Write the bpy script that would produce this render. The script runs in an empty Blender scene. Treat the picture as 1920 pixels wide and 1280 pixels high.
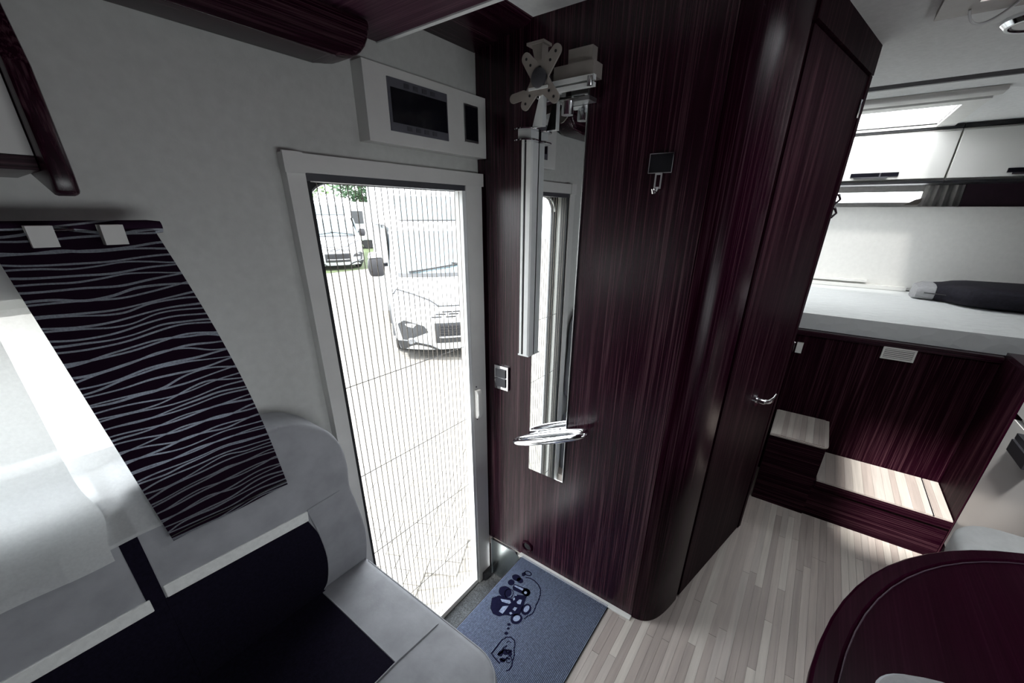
import bpy, bmesh, math, random
from mathutils import Vector, Matrix
random.seed(7)
S = bpy.context.scene
COL = S.collection
PI = math.pi

# ------------------------------------------------------------------ camera
def camera():
    yaw, pitch, roll, f = .935, .4041, .0062, 748.9
    cy, sy, cp, sp = math.cos(yaw), math.sin(yaw), math.cos(pitch), math.sin(pitch)
    fwd = Vector((sy*cp, cy*cp, -sp)); right = Vector((cy, -sy, 0)); up = right.cross(fwd)
    cr, sr = math.cos(roll), math.sin(roll)
    r = cr*right + sr*up; u = -sr*right + cr*up
    M = Matrix((r, u, -fwd)).transposed().to_4x4(); M.translation = (0, 0, 1.45)
    cd = bpy.data.cameras.new('camera'); cd.sensor_width = 36; cd.sensor_fit = 'HORIZONTAL'
    cd.lens = f/1920*36; cd.shift_y = 79/1920; cd.clip_start = .03; cd.clip_end = 300
    co = bpy.data.objects.new('camera', cd); COL.objects.link(co); co.matrix_world = M
    S.camera = co
camera()

# ------------------------------------------------------------------ world, sun, exposure
SKY, SUN, EXPO = 1.5, 1.9, 2.45
w = bpy.data.worlds.new('sky'); S.world = w; w.use_nodes = True
bg = w.node_tree.nodes['Background']
bg.inputs[0].default_value = (.93, .97, 1, 1); bg.inputs[1].default_value = SKY
sd = bpy.data.lights.new('sun', 'SUN'); sd.energy = SUN; sd.angle = math.radians(5); sd.color = (1, .97, .92)
so = bpy.data.objects.new('sun', sd); COL.objects.link(so)
SUNDIR = Vector((1.04, -.24, -1.72)).normalized()
so.rotation_euler = SUNDIR.to_track_quat('-Z', 'Y').to_euler(); so.location = (-6, 3, 12)
def portal(c, rot, sx, sy):          # guides sky sampling through a modelled opening
    l = bpy.data.lights.new('window_portal', 'AREA'); l.shape = 'RECTANGLE'; l.size = sx; l.size_y = sy
    l.cycles.is_portal = True
    o = bpy.data.objects.new('window_portal', l); COL.objects.link(o); o.location = c; o.rotation_euler = rot
portal((.805, 1.06, .65), (-PI/2, 0, 0), .54, 1.75)
portal((-.4, 1.06, 1.16), (-PI/2, 0, 0), 1.2, .3)
portal((3.3, 1.06, 1.3), (-PI/2, 0, 0), .9, .5)
portal((.3, -1.26, .94), (PI/2, 0, 0), 1.2, .36)
portal((1.305, -.49, 2.06), (0, 0, 0), .71, .66)
portal((3.37, 0, 2.02), (0, 0, 0), .64, .72)
S.view_settings.view_transform = 'Standard'; S.view_settings.look = 'None'
S.view_settings.exposure = EXPO; S.view_settings.gamma = 1; S.view_settings.use_curve_mapping = False
S.cycles.max_bounces = 10; S.cycles.diffuse_bounces = 6; S.cycles.transparent_max_bounces = 24
S.cycles.sample_clamp_indirect = 6
S.cycles.caustics_reflective = False; S.cycles.caustics_refractive = False

# ------------------------------------------------------------------ materials
MATS = {}
def nodes(name):
    m = bpy.data.materials.new(name); m.use_nodes = True
    nt = m.node_tree; return m, nt, nt.nodes, nt.links, nt.nodes['Principled BSDF']
def lin(nt, a, b): nt.links.new(a, b)
def coords(nt, scale, rot=(0, 0, 0)):
    tc = nt.nodes.new('ShaderNodeTexCoord'); mp = nt.nodes.new('ShaderNodeMapping')
    mp.inputs['Scale'].default_value = scale; mp.inputs['Rotation'].default_value = rot
    nt.links.new(tc.outputs['Object'], mp.inputs['Vector']); return mp.outputs[0]
def noise(nt, vec, scale=1, detail=4, rough=.55, dist=0):
    n = nt.nodes.new('ShaderNodeTexNoise'); n.inputs['Scale'].default_value = scale
    n.inputs['Detail'].default_value = detail; n.inputs['Roughness'].default_value = rough
    n.inputs['Distortion'].default_value = dist
    nt.links.new(vec, n.inputs['Vector']); return n.outputs['Fac']
def ramp(nt, fac, stops):
    r = nt.nodes.new('ShaderNodeValToRGB'); e = r.color_ramp.elements
    while len(e) < len(stops): e.new(.5)
    for k, (p, c) in enumerate(stops): e[k].position = p; e[k].color = (*c, 1)
    nt.links.new(fac, r.inputs['Fac']); return r.outputs['Color']
def bump(nt, bsdf, h, strength, dist=.002):
    b = nt.nodes.new('ShaderNodeBump'); b.inputs['Strength'].default_value = strength
    b.inputs['Distance'].default_value = dist
    nt.links.new(h, b.inputs['Height']); nt.links.new(b.outputs[0], bsdf.inputs['Normal'])
def plain(name, col, rough=.5, metal=0, var=.06, nscale=30, bmp=.1, spec=.5):
    m, nt, N, L, b = nodes(name)
    v = coords(nt, (1, 1, 1)); n = noise(nt, v, nscale)
    lo = tuple(max(0, c*(1-var)) for c in col); hi = tuple(min(1, c*(1+var)) for c in col)
    lin(nt, ramp(nt, n, [(.3, lo), (.7, hi)]), b.inputs['Base Color'])
    b.inputs['Roughness'].default_value = rough; b.inputs['Metallic'].default_value = metal
    b.inputs['Specular IOR Level'].default_value = spec
    if bmp: bump(nt, b, noise(nt, v, nscale*6, 3), bmp, .001)
    MATS[name] = m; return m
def wood(name, axis, dark=(.0095, .0002, .0040), mid=(.0170, .0010, .0080), light=(.075, .037, .046), rough=.27, spec=.34):
    m, nt, N, L, b = nodes(name)
    sc = [34, 34, 34]; sc[axis] = .8
    v = coords(nt, tuple(sc))
    sc2 = [330, 330, 330]; sc2[axis] = 2.6
    v2 = coords(nt, tuple(sc2))
    n1 = noise(nt, v, 1, 3, .6, 1.2); n2 = noise(nt, v2, 1, 3, .6, .4)
    mx = N.new('ShaderNodeMath'); mx.operation = 'MULTIPLY_ADD'
    lin(nt, n2, mx.inputs[0]); mx.inputs[1].default_value = .75
    m2 = N.new('ShaderNodeMath'); m2.operation = 'MULTIPLY'; lin(nt, n1, m2.inputs[0]); m2.inputs[1].default_value = .45
    lin(nt, m2.outputs[0], mx.inputs[2])
    c = ramp(nt, mx.outputs[0], [(.46, dark), (.60, mid), (.76, light)])
    lin(nt, c, b.inputs['Base Color']); b.inputs['Roughness'].default_value = rough
    b.inputs['Specular IOR Level'].default_value = spec
    bump(nt, b, mx.outputs[0], .12, .001)
    MATS[name] = m; return m
wood('wood_x', 0); wood('wood_y', 1); wood('wood_z', 2)
wood('wood_gloss', 0, dark=(.010, .0004, .004), mid=(.013, .0008, .0055), light=(.020, .003, .010), rough=.3, spec=.05)
wood('wood_post', 2, dark=(.0075, .0002, .003), mid=(.013, .0009, .006), light=(.05, .022, .03), rough=.26, spec=.12)
wood('wood_board_lit', 1, dark=(.030, .006, .018), mid=(.060, .020, .040), light=(.13, .065, .09), rough=.4, spec=.2)  # lighter copy of the wood: light bounced off the floor is put into its colour
MD = dict(dark=(.0070, .0002, .0028), mid=(.0110, .0008, .0050), light=(.055, .022, .030))
wood('wood_matt', 2, rough=.5, spec=.04, **MD); wood('wood_matt_y', 1, rough=.5, spec=.06, **MD)
plain('wall_cream', (.58, .59, .57), .75, 0, .05, 45, .25)
plain('ceiling_cloth', (.76, .77, .77), .85, 0, .05, 60, .25)
plain('frame_plastic', (.70, .70, .68), .45, 0, .03, 20, .05)
plain('white_gloss', (.74, .74, .72), .22, 0, .02, 8, .0)
plain('kitchen_grey', (.42, .42, .42), .3, 0, .02, 8, .0)
plain('white_matt', (.72, .72, .70), .6, 0, .03, 40, .1)
plain('suede_grey', (.37, .38, .405), .95, 0, .13, 14, .35, .15)
plain('fabric_navy', (.0085, .007, .016), .95, 0, .3, 160, .4, .08)
plain('piping_white', (.90, .92, .90), .55, 0, .06, 90, .5)
plain('chrome', (.80, .81, .83), .08, 1, .02, 5, 0)
plain('steel', (.50, .55, .56), .22, 1, .08, 18, .05)
plain('alu', (.62, .64, .65), .35, 1, .03, 40, .03)
plain('alu_paint', (.78, .80, .80), .35, 0, .03, 40, .03)
plain('mirror_glass', (.88, .9, .9), .015, 1, 0, 2, 0)
plain('black', (.008, .008, .011), .45, 0, .1, 30, .05)
plain('black_gloss', (.006, .006, .01), .12, 0, .1, 30, 0)
plain('rubber', (.012, .012, .014), .7, 0, .1, 50, .1)
plain('grey_dark', (.055, .055, .065), .5, 0, .1, 30, .05)
plain('screen_frame', (.10, .10, .12), .4, 0, .1, 30, .05)
plain('bracket_beige', (.30, .27, .25), .5, 0, .06, 20, .05)
plain('carpet_dark', (.075, .08, .085), 1, 0, .6, 240, .8, .05)
plain('mat_blue', (.21, .25, .36), .9, 0, .35, 130, .6, .1)
plain('mat_ink', (.006, .006, .022), .9, 0, .2, 100, .3, .05)
plain('mattress_cloth', (.66, .68, .68), .9, 0, .04, 60, .3, .1)
plain('bag_black', (.011, .010, .016), .8, 0, .3, 60, .4, .2)
plain('bag_sunlit', (.28, .28, .29), .7, 0, .1, 60, .3)  # black bag cloth with sunlight put into the colour
plain('seat_pale', (.50, .51, .51), .85, 0, .06, 30, .3, .15)
plain('cushion_grey', (.26, .26, .27), .95, 0, .1, 60, .5, .1)
plain('curtain_grey', (.68, .67, .66), .9, 0, .08, 50, .3, .1)
plain('wood_purple', (.030, .010, .024), .5, 0, .2, 30, .1)
plain('van_white', (.50, .52, .54), .25, 0, .01, 3, 0)
plain('van_grey', (.030, .032, .036), .5, 0, .06, 12, .05)
plain('van_glass', (.10, .135, .15), .06, 0, .5, 2.5, 0, .9)
plain('van_lamp', (.24, .25, .27), .15, 0, .35, 14, 0)
plain('tyre', (.010, .010, .011), .85, 0, .15, 40, .3)
plain('paver_grey', (.19, .182, .17), .9, 0, .12, 9, .4)
plain('paver_warm', (.21, .198, .175), .9, 0, .12, 9, .4)
plain('bark', (.10, .075, .05), .95, 0, .3, 12, .8)
plain('leaf_a', (.09, .17, .05), .7, 0, .35, 3, .1)
plain('leaf_b', (.045, .10, .045), .7, 0, .35, 3, .1)
plain('grass', (.05, .07, .025), .95, 0, .4, 6, .5)
plain('string_white', (.75, .76, .76), .7, 0, .03, 20, 0)
PL = []
for k, c in enumerate([(.49, .435, .40), (.42, .365, .335), (.56, .515, .47), (.37, .32, .295), (.46, .415, .385)]):
    m, nt, N, L, b = nodes('plank_%d' % k)
    v = coords(nt, (3, 60, 1)); n = noise(nt, v, 1, 5, .6, .6)
    lin(nt, ramp(nt, n, [(.3, tuple(x*.86 for x in c)), (.7, tuple(x*1.1 for x in c))]), b.inputs['Base Color'])
    b.inputs['Roughness'].default_value = .5; bump(nt, b, n, .06, .001); MATS['plank_%d' % k] = m; PL.append(m)
def see_through(name, col, t, transl=.0, rough=.5, gloss=False):
    m, nt, N, L, b = nodes(name); N.remove(b); out = N['Material Output']
    tr = N.new('ShaderNodeBsdfTransparent'); mix = N.new('ShaderNodeMixShader'); mix.inputs[0].default_value = 1-t
    if gloss:
        d = N.new('ShaderNodeBsdfGlossy'); d.inputs['Roughness'].default_value = .03; d.inputs['Color'].default_value = (*col, 1)
        s = d.outputs[0]
    else:
        d = N.new('ShaderNodeBsdfDiffuse'); d.inputs['Color'].default_value = (*col, 1)
        n = noise(nt, coords(nt, (1, 1, 1)), 220, 2)
        lin(nt, ramp(nt, n, [(.3, tuple(x*.85 for x in col)), (.7, col)]), d.inputs['Color'])
        s = d.outputs[0]
        if transl:
            tl = N.new('ShaderNodeBsdfTranslucent'); tl.inputs['Color'].default_value = (*col, 1)
            m2 = N.new('ShaderNodeMixShader'); m2.inputs[0].default_value = transl
            lin(nt, s, m2.inputs[1]); lin(nt, tl.outputs[0], m2.inputs[2]); s = m2.outputs[0]
    lin(nt, tr.outputs[0], mix.inputs[1]); lin(nt, s, mix.inputs[2]); lin(nt, mix.outputs[0], out.inputs[0])
    MATS[name] = m
see_through('sheer', (.88, .90, .90), .25, .40)
see_through('fly_mesh', (.25, .25, .25), .955)
see_through('fly_fold', (.34, .31, .27), .12)
see_through('milky', (.78, .78, .78), .40, 1.0)
see_through('pane', (1, 1, 1), .93, gloss=True)
def striped_fabric():
    m, nt, N, L, b = nodes('striped_fabric')
    tc = N.new('ShaderNodeTexCoord'); sx = N.new('ShaderNodeSeparateXYZ'); lin(nt, tc.outputs['Object'], sx.inputs[0])
    def M(op, a, bb=None, c=None):
        n = N.new('ShaderNodeMath'); n.operation = op
        for k, v in enumerate((a, bb, c)):
            if v is None: continue
            if isinstance(v, (int, float)): n.inputs[k].default_value = v
            else: lin(nt, v, n.inputs[k])
        return n.outputs[0]
    def layer(freq, ns, amp, wd, off):
        v = coords(nt, (ns, 1, ns*1.6)); mp = noise(nt, v, 1, 1, .4)
        ph = M('ADD', M('MULTIPLY_ADD', sx.outputs[2], freq, off), M('MULTIPLY', mp, amp))
        fr = M('ABSOLUTE', M('SUBTRACT', M('FRACT', ph), .5))
        return M('LESS_THAN', fr, wd)
    a = layer(58, 6, 2.6, .085, .1); c = layer(45, 8, 2.1, .065, .6)
    fac = M('MAXIMUM', a, c)
    fine = noise(nt, coords(nt, (1, 1, 1)), 420, 2)
    mix = N.new('ShaderNodeMix'); mix.data_type = 'RGBA'
    lin(nt, M('MULTIPLY', fac, M('MULTIPLY_ADD', fine, .8, .35)), mix.inputs['Factor'])
    mix.inputs[6].default_value = (.022, .0085, .023, 1); mix.inputs[7].default_value = (.40, .43, .48, 1)
    lin(nt, mix.outputs[2], b.inputs['Base Color']); b.inputs['Roughness'].default_value = .9
    b.inputs['Specular IOR Level'].default_value = .1
    bump(nt, b, M('ADD', fac, M('MULTIPLY', fine, .4)), .25, .001); MATS['striped_fabric'] = m
striped_fabric()
def quilt():
    m, nt, N, L, b = nodes('quilt')
    tc = N.new('ShaderNodeTexCoord'); v = N.new('ShaderNodeTexVoronoi'); v.inputs['Scale'].default_value = 22
    lin(nt, tc.outputs['Object'], v.inputs['Vector'])
    b.inputs['Base Color'].default_value = (.62, .64, .64, 1); b.inputs['Roughness'].default_value = .9
    bump(nt, b, v.outputs['Distance'], .5, .01); MATS['quilt'] = m
quilt()
def herring():      # far paving where single stones can no longer be told apart
    m, nt, N, L, b = nodes('paving_far')
    br = N.new('ShaderNodeTexBrick'); br.inputs['Scale'].default_value = 2.5
    br.inputs['Color1'].default_value = (.20, .192, .178, 1); br.inputs['Color2'].default_value = (.18, .174, .16, 1)
    br.inputs['Mortar'].default_value = (.10, .095, .085, 1); br.inputs['Mortar Size'].default_value = .015
    lin(nt, coords(nt, (1, 1, 1), (0, 0, .78)), br.inputs['Vector'])
    lin(nt, br.outputs['Color'], b.inputs['Base Color']); b.inputs['Roughness'].default_value = .9; MATS['paving_far'] = m
herring()

# ------------------------------------------------------------------ mesh helpers
def new(): return bmesh.new()
def box(bm, x0, x1, y0, y1, z0, z1):
    v = [bm.verts.new(p) for p in ((x0,y0,z0),(x1,y0,z0),(x1,y1,z0),(x0,y1,z0),(x0,y0,z1),(x1,y0,z1),(x1,y1,z1),(x0,y1,z1))]
    for f in ((3,2,1,0),(4,5,6,7),(0,1,5,4),(1,2,6,5),(2,3,7,6),(3,0,4,7)): bm.faces.new([v[i] for i in f])
    return bm
def bevel(bm, r, seg=2, ang=.5):
    es = [e for e in bm.edges if len(e.link_faces) == 2 and e.calc_face_angle(0) > ang]
    bmesh.ops.bevel(bm, geom=es, offset=r, segments=seg, profile=.5, affect='EDGES', clamp_overlap=True)
    return bm
def rbox(x0, x1, y0, y1, z0, z1, r=.006, seg=2): return bevel(box(new(), x0, x1, y0, y1, z0, z1), r, seg)
def prism(bm, pts, ax, a0, a1):
    """outline in the two axes other than ax, extruded along ax"""
    def P(p, a):
        q = list(p); q.insert(ax, a); return q
    A = [bm.verts.new(P(p, a0)) for p in pts]; B = [bm.verts.new(P(p, a1)) for p in pts]
    n = len(pts); bm.faces.new(A); bm.faces.new(B[::-1])
    for i in range(n): bm.faces.new((A[i], B[i], B[(i+1) % n], A[(i+1) % n]))
    bmesh.ops.recalc_face_normals(bm, faces=bm.faces[:]); return bm
def tube(bm, pts, r, n=10, closed=False, cap=True):
    pts = [Vector(p) for p in pts]; m = len(pts); rings = []; up = None
    for i, p in enumerate(pts):
        a = pts[(i-1) % m] if (closed or i > 0) else p
        b = pts[(i+1) % m] if (closed or i < m-1) else p
        d = (b-a).normalized()
        if up is None: up = d.orthogonal().normalized()
        up = (up - d*up.dot(d)).normalized(); s = d.cross(up)
        rr = r[i] if isinstance(r, (list, tuple)) else r
        rings.append([bm.verts.new(p + rr*(math.cos(2*PI*k/n)*up + math.sin(2*PI*k/n)*s)) for k in range(n)])
    for i in range(m if closed else m-1):
        A, B = rings[i], rings[(i+1) % m]
        for k in range(n): bm.faces.new((A[k], A[(k+1) % n], B[(k+1) % n], B[k]))
    if cap and not closed: bm.faces.new(rings[0][::-1]); bm.faces.new(rings[-1])
    return bm
def lathe(bm, prof, c, ax=2, n=24):
    """profile (radius, height) turned round an axis through c"""
    rings = []
    for r, h in prof:
        ring = []
        for k in range(n):
            a = 2*PI*k/n; q = [r*math.cos(a), r*math.sin(a)]; q.insert(ax, h)
            ring.append(bm.verts.new(Vector(c)+Vector(q)))
        rings.append(ring)
    for A, B in zip(rings, rings[1:]):
        for k in range(n): bm.faces.new((A[k], A[(k+1) % n], B[(k+1) % n], B[k]))
    bm.faces.new(rings[0][::-1]); bm.faces.new(rings[-1])
    bmesh.ops.recalc_face_normals(bm, faces=bm.faces[:]); return bm
def sheet(bm, fn, nu, nv):
    g = [[bm.verts.new(fn(i/nu, j/nv)) for j in range(nv+1)] for i in range(nu+1)]
    for i in range(nu):
        for j in range(nv): bm.faces.new((g[i][j], g[i+1][j], g[i+1][j+1], g[i][j+1]))
    return bm
def thicken(bm, t):
    bmesh.ops.solidify(bm, geom=bm.faces[:], thickness=t); return bm
def slab(bm, ax, a0, a1, u0, u1, v0, v1, holes):
    """plate across axis ax with rectangular openings (u0,u1,v0,v1)"""
    us = sorted({u0, u1, *[h[0] for h in holes], *[h[1] for h in holes]}); us = [u for u in us if u0 <= u <= u1]
    vs = sorted({v0, v1, *[h[2] for h in holes], *[h[3] for h in holes]}); vs = [v for v in vs if v0 <= v <= v1]
    solid = lambda i, j: 0 <= i < len(us)-1 and 0 <= j < len(vs)-1 and not any(
        h[0] <= (us[i]+us[i+1])/2 <= h[1] and h[2] <= (vs[j]+vs[j+1])/2 <= h[3] for h in holes)
    def P(u, v, a):
        q = [u, v]; q.insert(ax, a); return bm.verts.new(q)
    for i in range(len(us)-1):
        for j in range(len(vs)-1):
            if not solid(i, j): continue
            A, B, C_, D = (us[i], vs[j]), (us[i+1], vs[j]), (us[i+1], vs[j+1]), (us[i], vs[j+1])
            for a in (a0, a1): bm.faces.new([P(*q, a) for q in (A, B, C_, D)])
            for (di, dj, p, q) in ((-1, 0, A, D), (1, 0, B, C_), (0, -1, A, B), (0, 1, D, C_)):
                if not solid(i+di, j+dj): bm.faces.new([P(*p, a0), P(*q, a0), P(*q, a1), P(*p, a1)])
    bmesh.ops.remove_doubles(bm, verts=bm.verts[:], dist=1e-5)
    bmesh.ops.recalc_face_normals(bm, faces=bm.faces[:]); return bm
def obj(name, bm, m, parent=None, smooth=False, label=None, kind=None):
    me = bpy.data.meshes.new(name); bm.to_mesh(me); bm.free()
    if smooth:
        me.polygons.foreach_set('use_smooth', [True]*len(me.polygons))
        try: me.set_sharp_from_angle(angle=.7)
        except Exception: pass
    me.materials.append(MATS[m] if isinstance(m, str) else m)
    o = bpy.data.objects.new(name, me); COL.objects.link(o)
    if parent is not None:
        o.parent = parent
        r = parent
        if parent.get('_world', 0): o.location = -Vector(parent['_loc'])   # parts are modelled in room coordinates
    if label: o['label'] = label
    if kind: o['kind'] = kind
    return o
def sub(name, bm, m, part, smooth=False, kind=None):   # sub-part of a part (the part already carries the offset)
    o = obj(name, bm, m, None, smooth); o.parent = part
    if kind: o['kind'] = kind
    return o
def thing(name, label, cat, loc=(0, 0, 0), group=None, kind=None):
    o = bpy.data.objects.new(name, None); COL.objects.link(o); o.location = loc; o.empty_display_size = .05
    o['_world'] = 1; o['_loc'] = list(loc)
    if kind: o['kind'] = kind
    if label: o['label'] = label
    if cat: o['category'] = cat
    if group: o['group'] = group
    return o
def tag(o, label, cat, group=None):
    o['label'] = label; o['category'] = cat
    if group: o['group'] = group
    return o
def struct(name, bm, m, label=None, parent=None):
    o = obj(name, bm, m, parent)
    if parent is None: o['kind'] = 'structure'
    if label: o['label'] = label
    return o

# ================================================================== THE SHELL
CEIL = 1.94
struct('floor', slab(new(), 2, -.05, -.003, -2.6, 4.0, -1.2, 1.0, [(.50, 1.15, .777, 1.0)]), 'plank_0', 'pale striped wooden floor of the motorhome aisle')
FLOOR = bpy.data.objects['floor']
struct('ceiling', slab(new(), 2, CEIL, CEIL+.05, -2.6, 4.0, -1.2, 1.04, [(.95, 1.66, -.82, -.16), (3.05, 3.69, -.36, .36)]), 'ceiling_cloth', 'pale grey ceiling with a roof hatch and skylight')
struct('wall_left', slab(new(), 1, 1.0, 1.04, -2.6, 4.0, -.30, CEIL, [(.535, 1.075, -.235, 1.535), (-1.0, .2, 1.03, 1.31), (2.85, 3.75, 1.05, 1.55)]), 'wall_cream', 'cream side wall around the entrance door')
struct('wall_right', slab(new(), 1, -1.24, -1.2, -2.6, 4.0, -.05, CEIL, [(-.3, .9, .76, 1.12)]), 'wood_x', 'unseen side wall behind the table, dark wood to cut bounced light')  # out of view; finish made dark so less light bounces onto the bench wall
struct('wall_rear', slab(new(), 0, 4.0, 4.04, -1.24, 1.04, -.05, CEIL, [(-.45, .45, 1.53, 1.60)]), 'wall_cream', 'cream rear wall behind the bed')
struct('wall_front', slab(new(), 0, -2.64, -2.6, -1.24, 1.04, -.05, CEIL, []), 'wood_y', 'unseen front wall behind the camera, dark wood to cut bounced light')  # out of view; closed and made dark to hold back fill light
# floor planks
rw, y = .027, -.78
r = 0
while y < .36:
    x = .45 + random.uniform(-.3, 0)
    while x < 2.30:
        ln = random.choice((.55, .75, .95, 1.2))
        a, b = max(x, .45), min(x+ln, 2.30)
        if b-a > .02:
            bm = box(new(), a, b-.0008, y, y+rw-.0008, -.003, 0.0)
            obj('plank', bm, random.choice(PL), FLOOR)
        x += ln
    y += rw; r += 1
# bathroom partition
def arc(cx, cy, r, a0, a1, n): return [(cx+r*math.cos(a0+(a1-a0)*i/n), cy+r*math.sin(a0+(a1-a0)*i/n)) for i in range(n+1)]
wb = thing('wall_bathroom', 'dark wood bathroom partition with rounded corner', None, (1.15, .6, 0), kind='structure')
obj('panel', box(new(), 1.15, 1.18, .262, .962, 0, CEIL), 'wood_z', wb, label='broad dark wood panel carrying the mirror')
obj('corner_strip', box(new(), 1.153, 1.18, .964, 1.0, -.24, CEIL), 'wood_z', wb)
def bez(p0, p1, p2, p3, n):
    o = []
    for i in range(n+1):
        t = i/n; o.append(tuple((1-t)**3*a+3*t*(1-t)**2*b+3*t*t*(1-t)*c+t**3*d for a, b, c, d in zip(p0, p1, p2, p3)))
    return o
cv = bez((1.15, .260), (1.15, .195), (1.20, .168), (1.332, .144), 14)
obj('corner_post', prism(new(), cv+[(1.34, .19), (1.18, .27)], 2, 0, CEIL), 'wood_post', wb, smooth=True, label='rounded dark wood corner post')
dvx, dvy = (1.955-1.345), (.009-.141); dl = math.hypot(dvx, dvy); ux, uy = dvx/dl, dvy/dl; nx, ny = -uy, ux
def bw(s, d): return (1.345+ux*s+nx*d, .141+uy*s+ny*d)
obj('shadow_groove', prism(new(), [bw(-.016, .012), bw(.006, .010), bw(.006, .03), bw(-.016, .03)], 2, 0, CEIL), 'black', wb)
obj('cornice', prism(new(), [bw(.006, -.006), bw(dl, -.006), bw(dl, .03), bw(.006, .03)], 2, 1.862, CEIL), 'wood_matt', wb)
obj('end_cheek', prism(new(), [bw(dl, .0), bw(dl+.004, .0), (1.985, 1.0), (1.955, 1.0)], 2, 0, CEIL), 'wood_z', wb)
d2 = thing('door_2', 'dark wood bathroom door with a chrome lever handle', None, (1.65, .075, 0), kind='structure')
leaf = obj('leaf', prism(new(), [bw(.008, 0), bw(dl-.03, 0), bw(dl-.03, .028), bw(.008, .028)], 2, .008, 1.855), 'wood_matt', d2)
obj('edge_strip', prism(new(), [bw(dl-.028, -.004), bw(dl, -.004), bw(dl, .028), bw(dl-.028, .028)], 2, .008, 1.86), 'wood_matt', d2)
hp = lambda s, d, z: (*bw(s, d), z)
hs = .325
hb = tube(new(), [hp(hs, 0, .80), hp(hs, -.008, .80)], .026, 20)
hnd = obj('handle', hb, 'chrome', d2, smooth=True, label='chrome lever handle on a round rose')
sub('lever', tube(new(), [hp(hs, -.006, .80), hp(hs, -.03, .80), hp(hs+.012, -.04, .80), hp(hs+.05, -.043, .802), hp(hs+.09, -.040, .806)], [.011, .010, .009, .008, .006], 12), 'chrome', hnd, True)
sub('lock_pin', tube(new(), [hp(hs-.036, 0, .805), hp(hs-.036, -.012, .805)], .006, 10), 'chrome', hnd, True)
for z in (1.50, 1.455):
    obj('latch', tube(new(), [hp(dl-.004, -.004, z-.015), hp(dl+.004, -.014, z), hp(dl+.002, -.006, z+.018)], .0045, 8), 'chrome', d2, smooth=True)
obj('hinge', tube(new(), [hp(dl-.002, -.006, .93), hp(dl-.002, -.006, .97)], .005, 8), 'chrome', d2, smooth=True)
obj('hinge', tube(new(), [hp(dl-.05, -.004, 1.74), hp(dl-.05, -.004, 1.79)], .004, 8), 'chrome', d2, smooth=True)
struct('trim_1', rbox(1.128, 1.1495, .262, .79, 0, .006, .002, 1), 'white_matt', 'white floor strip along the wood panel')
# cornice above the entrance, between side wall and ceiling
struct('trim_2', prism(new(), [(.785, CEIL), (.80, CEIL-.012), (1.0, 1.898), (1.0, CEIL)], 0, .79, 1.15), 'wood_x', 'dark wood cornice above the entrance')
# ceiling joint, blind cassette, skylight and roof hatch
struct('trim_3', prism(new(), [(2.515, CEIL), (2.53, CEIL-.012), (2.548, CEIL-.012), (2.555, CEIL)], 1, -1.2, .2), 'grey_dark', 'dark joint strip across the rear ceiling')
w2 = thing('window_2', 'bright square skylight in the ceiling above the bed', None, (3.37, 0, CEIL), kind='structure')
obj('frame', slab(new(), 2, CEIL-.012, CEIL+.006, 2.96, 3.76, -.44, .44, [(3.05, 3.69, -.36, .36)]), 'frame_plastic', w2)
obj('blind_cassette', bevel(prism(new(), [(2.76, CEIL), (2.77, CEIL-.02), (2.84, CEIL-.024), (2.86, CEIL)], 1, -.45, .45), .006, 2), 'frame_plastic', w2, smooth=True)
obj('pane', box(new(), 3.05, 3.69, -.36, .36, CEIL+.03, CEIL+.036), 'milky', w2)
w3 = thing('window_3', 'square roof hatch in the ceiling over the aisle', None, (1.41, -.41, CEIL), kind='structure')
obj('frame', slab(new(), 2, CEIL-.020, CEIL+.004, 0.88, 1.741, -.89, -.09, [(.95, 1.66, -.82, -.16)]), 'bracket_beige', w3)
obj('lining', slab(new(), 2, CEIL, CEIL+.10, 0.945, 1.665, -.825, -.155, [(.95, 1.66, -.82, -.16)]), 'grey_dark', w3)
obj('pane', box(new(), .95, 1.66, -.82, -.16, CEIL+.085, CEIL+.09), 'pane', w3)
cord = tube(new(), bez((1.70, -.150, CEIL-.02), (1.755, -.165, CEIL-.055), (1.80, -.205, CEIL-.035), (1.70, -.235, CEIL-.02), 18), .003, 8)
tag(obj('pull_cord', cord, 'string_white', None, True), 'white pull cord looping down from the roof hatch', 'cord')
lamp = thing('ceiling_lamp', 'round chrome-rimmed ceiling lamp beside the roof hatch', 'lamp', (1.93, -.325, CEIL))
obj('rim', lathe(new(), [(.080, 0), (.080, -.008), (.070, -.018), (.062, -.018), (.060, -.010)], (1.93, -.325, CEIL), 2, 40), 'chrome', lamp, True)
obj('diffuser', lathe(new(), [(.0605, -.008), (.055, -.014), (.03, -.017), (.006, -.018)], (1.93, -.325, CEIL), 2, 40), 'white_matt', lamp, True)

# ------------------------------------------------------------------ side windows
def glazed(name, label, x0, x1, z0, z1, y0, y1, frame_in):
    t = thing(name, label, None, ((x0+x1)/2, y0, z0), kind='structure')
    obj('frame', slab(new(), 1, y0-frame_in, y1+.006, x0-.02, x1+.02, z0-.02, z1+.02, [(x0+.012, x1-.012, z0+.012, z1-.012)]), 'frame_plastic', t)
    obj('pane', box(new(), x0+.01, x1-.01, (y0+y1)/2, (y0+y1)/2+.004, z0+.01, z1-.01), 'pane', t)
    return t
t1 = glazed('window_1', 'bright side window behind the curtains at the bench', -1.0, .2, 1.03, 1.31, 1.0, 1.04, .012)
obj('sill', rbox(-1.0, .2, .972, 1.0, .985, 1.008, .004, 1), 'frame_plastic', t1)
obj('blind_rail', rbox(-1.0, .22, .965, 1.0, 1.325, 1.40, .006, 2), 'frame_plastic', t1)
glazed('window_4', 'side window over the bed', 2.85, 3.75, 1.05, 1.55, 1.0, 1.04, .012)
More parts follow.
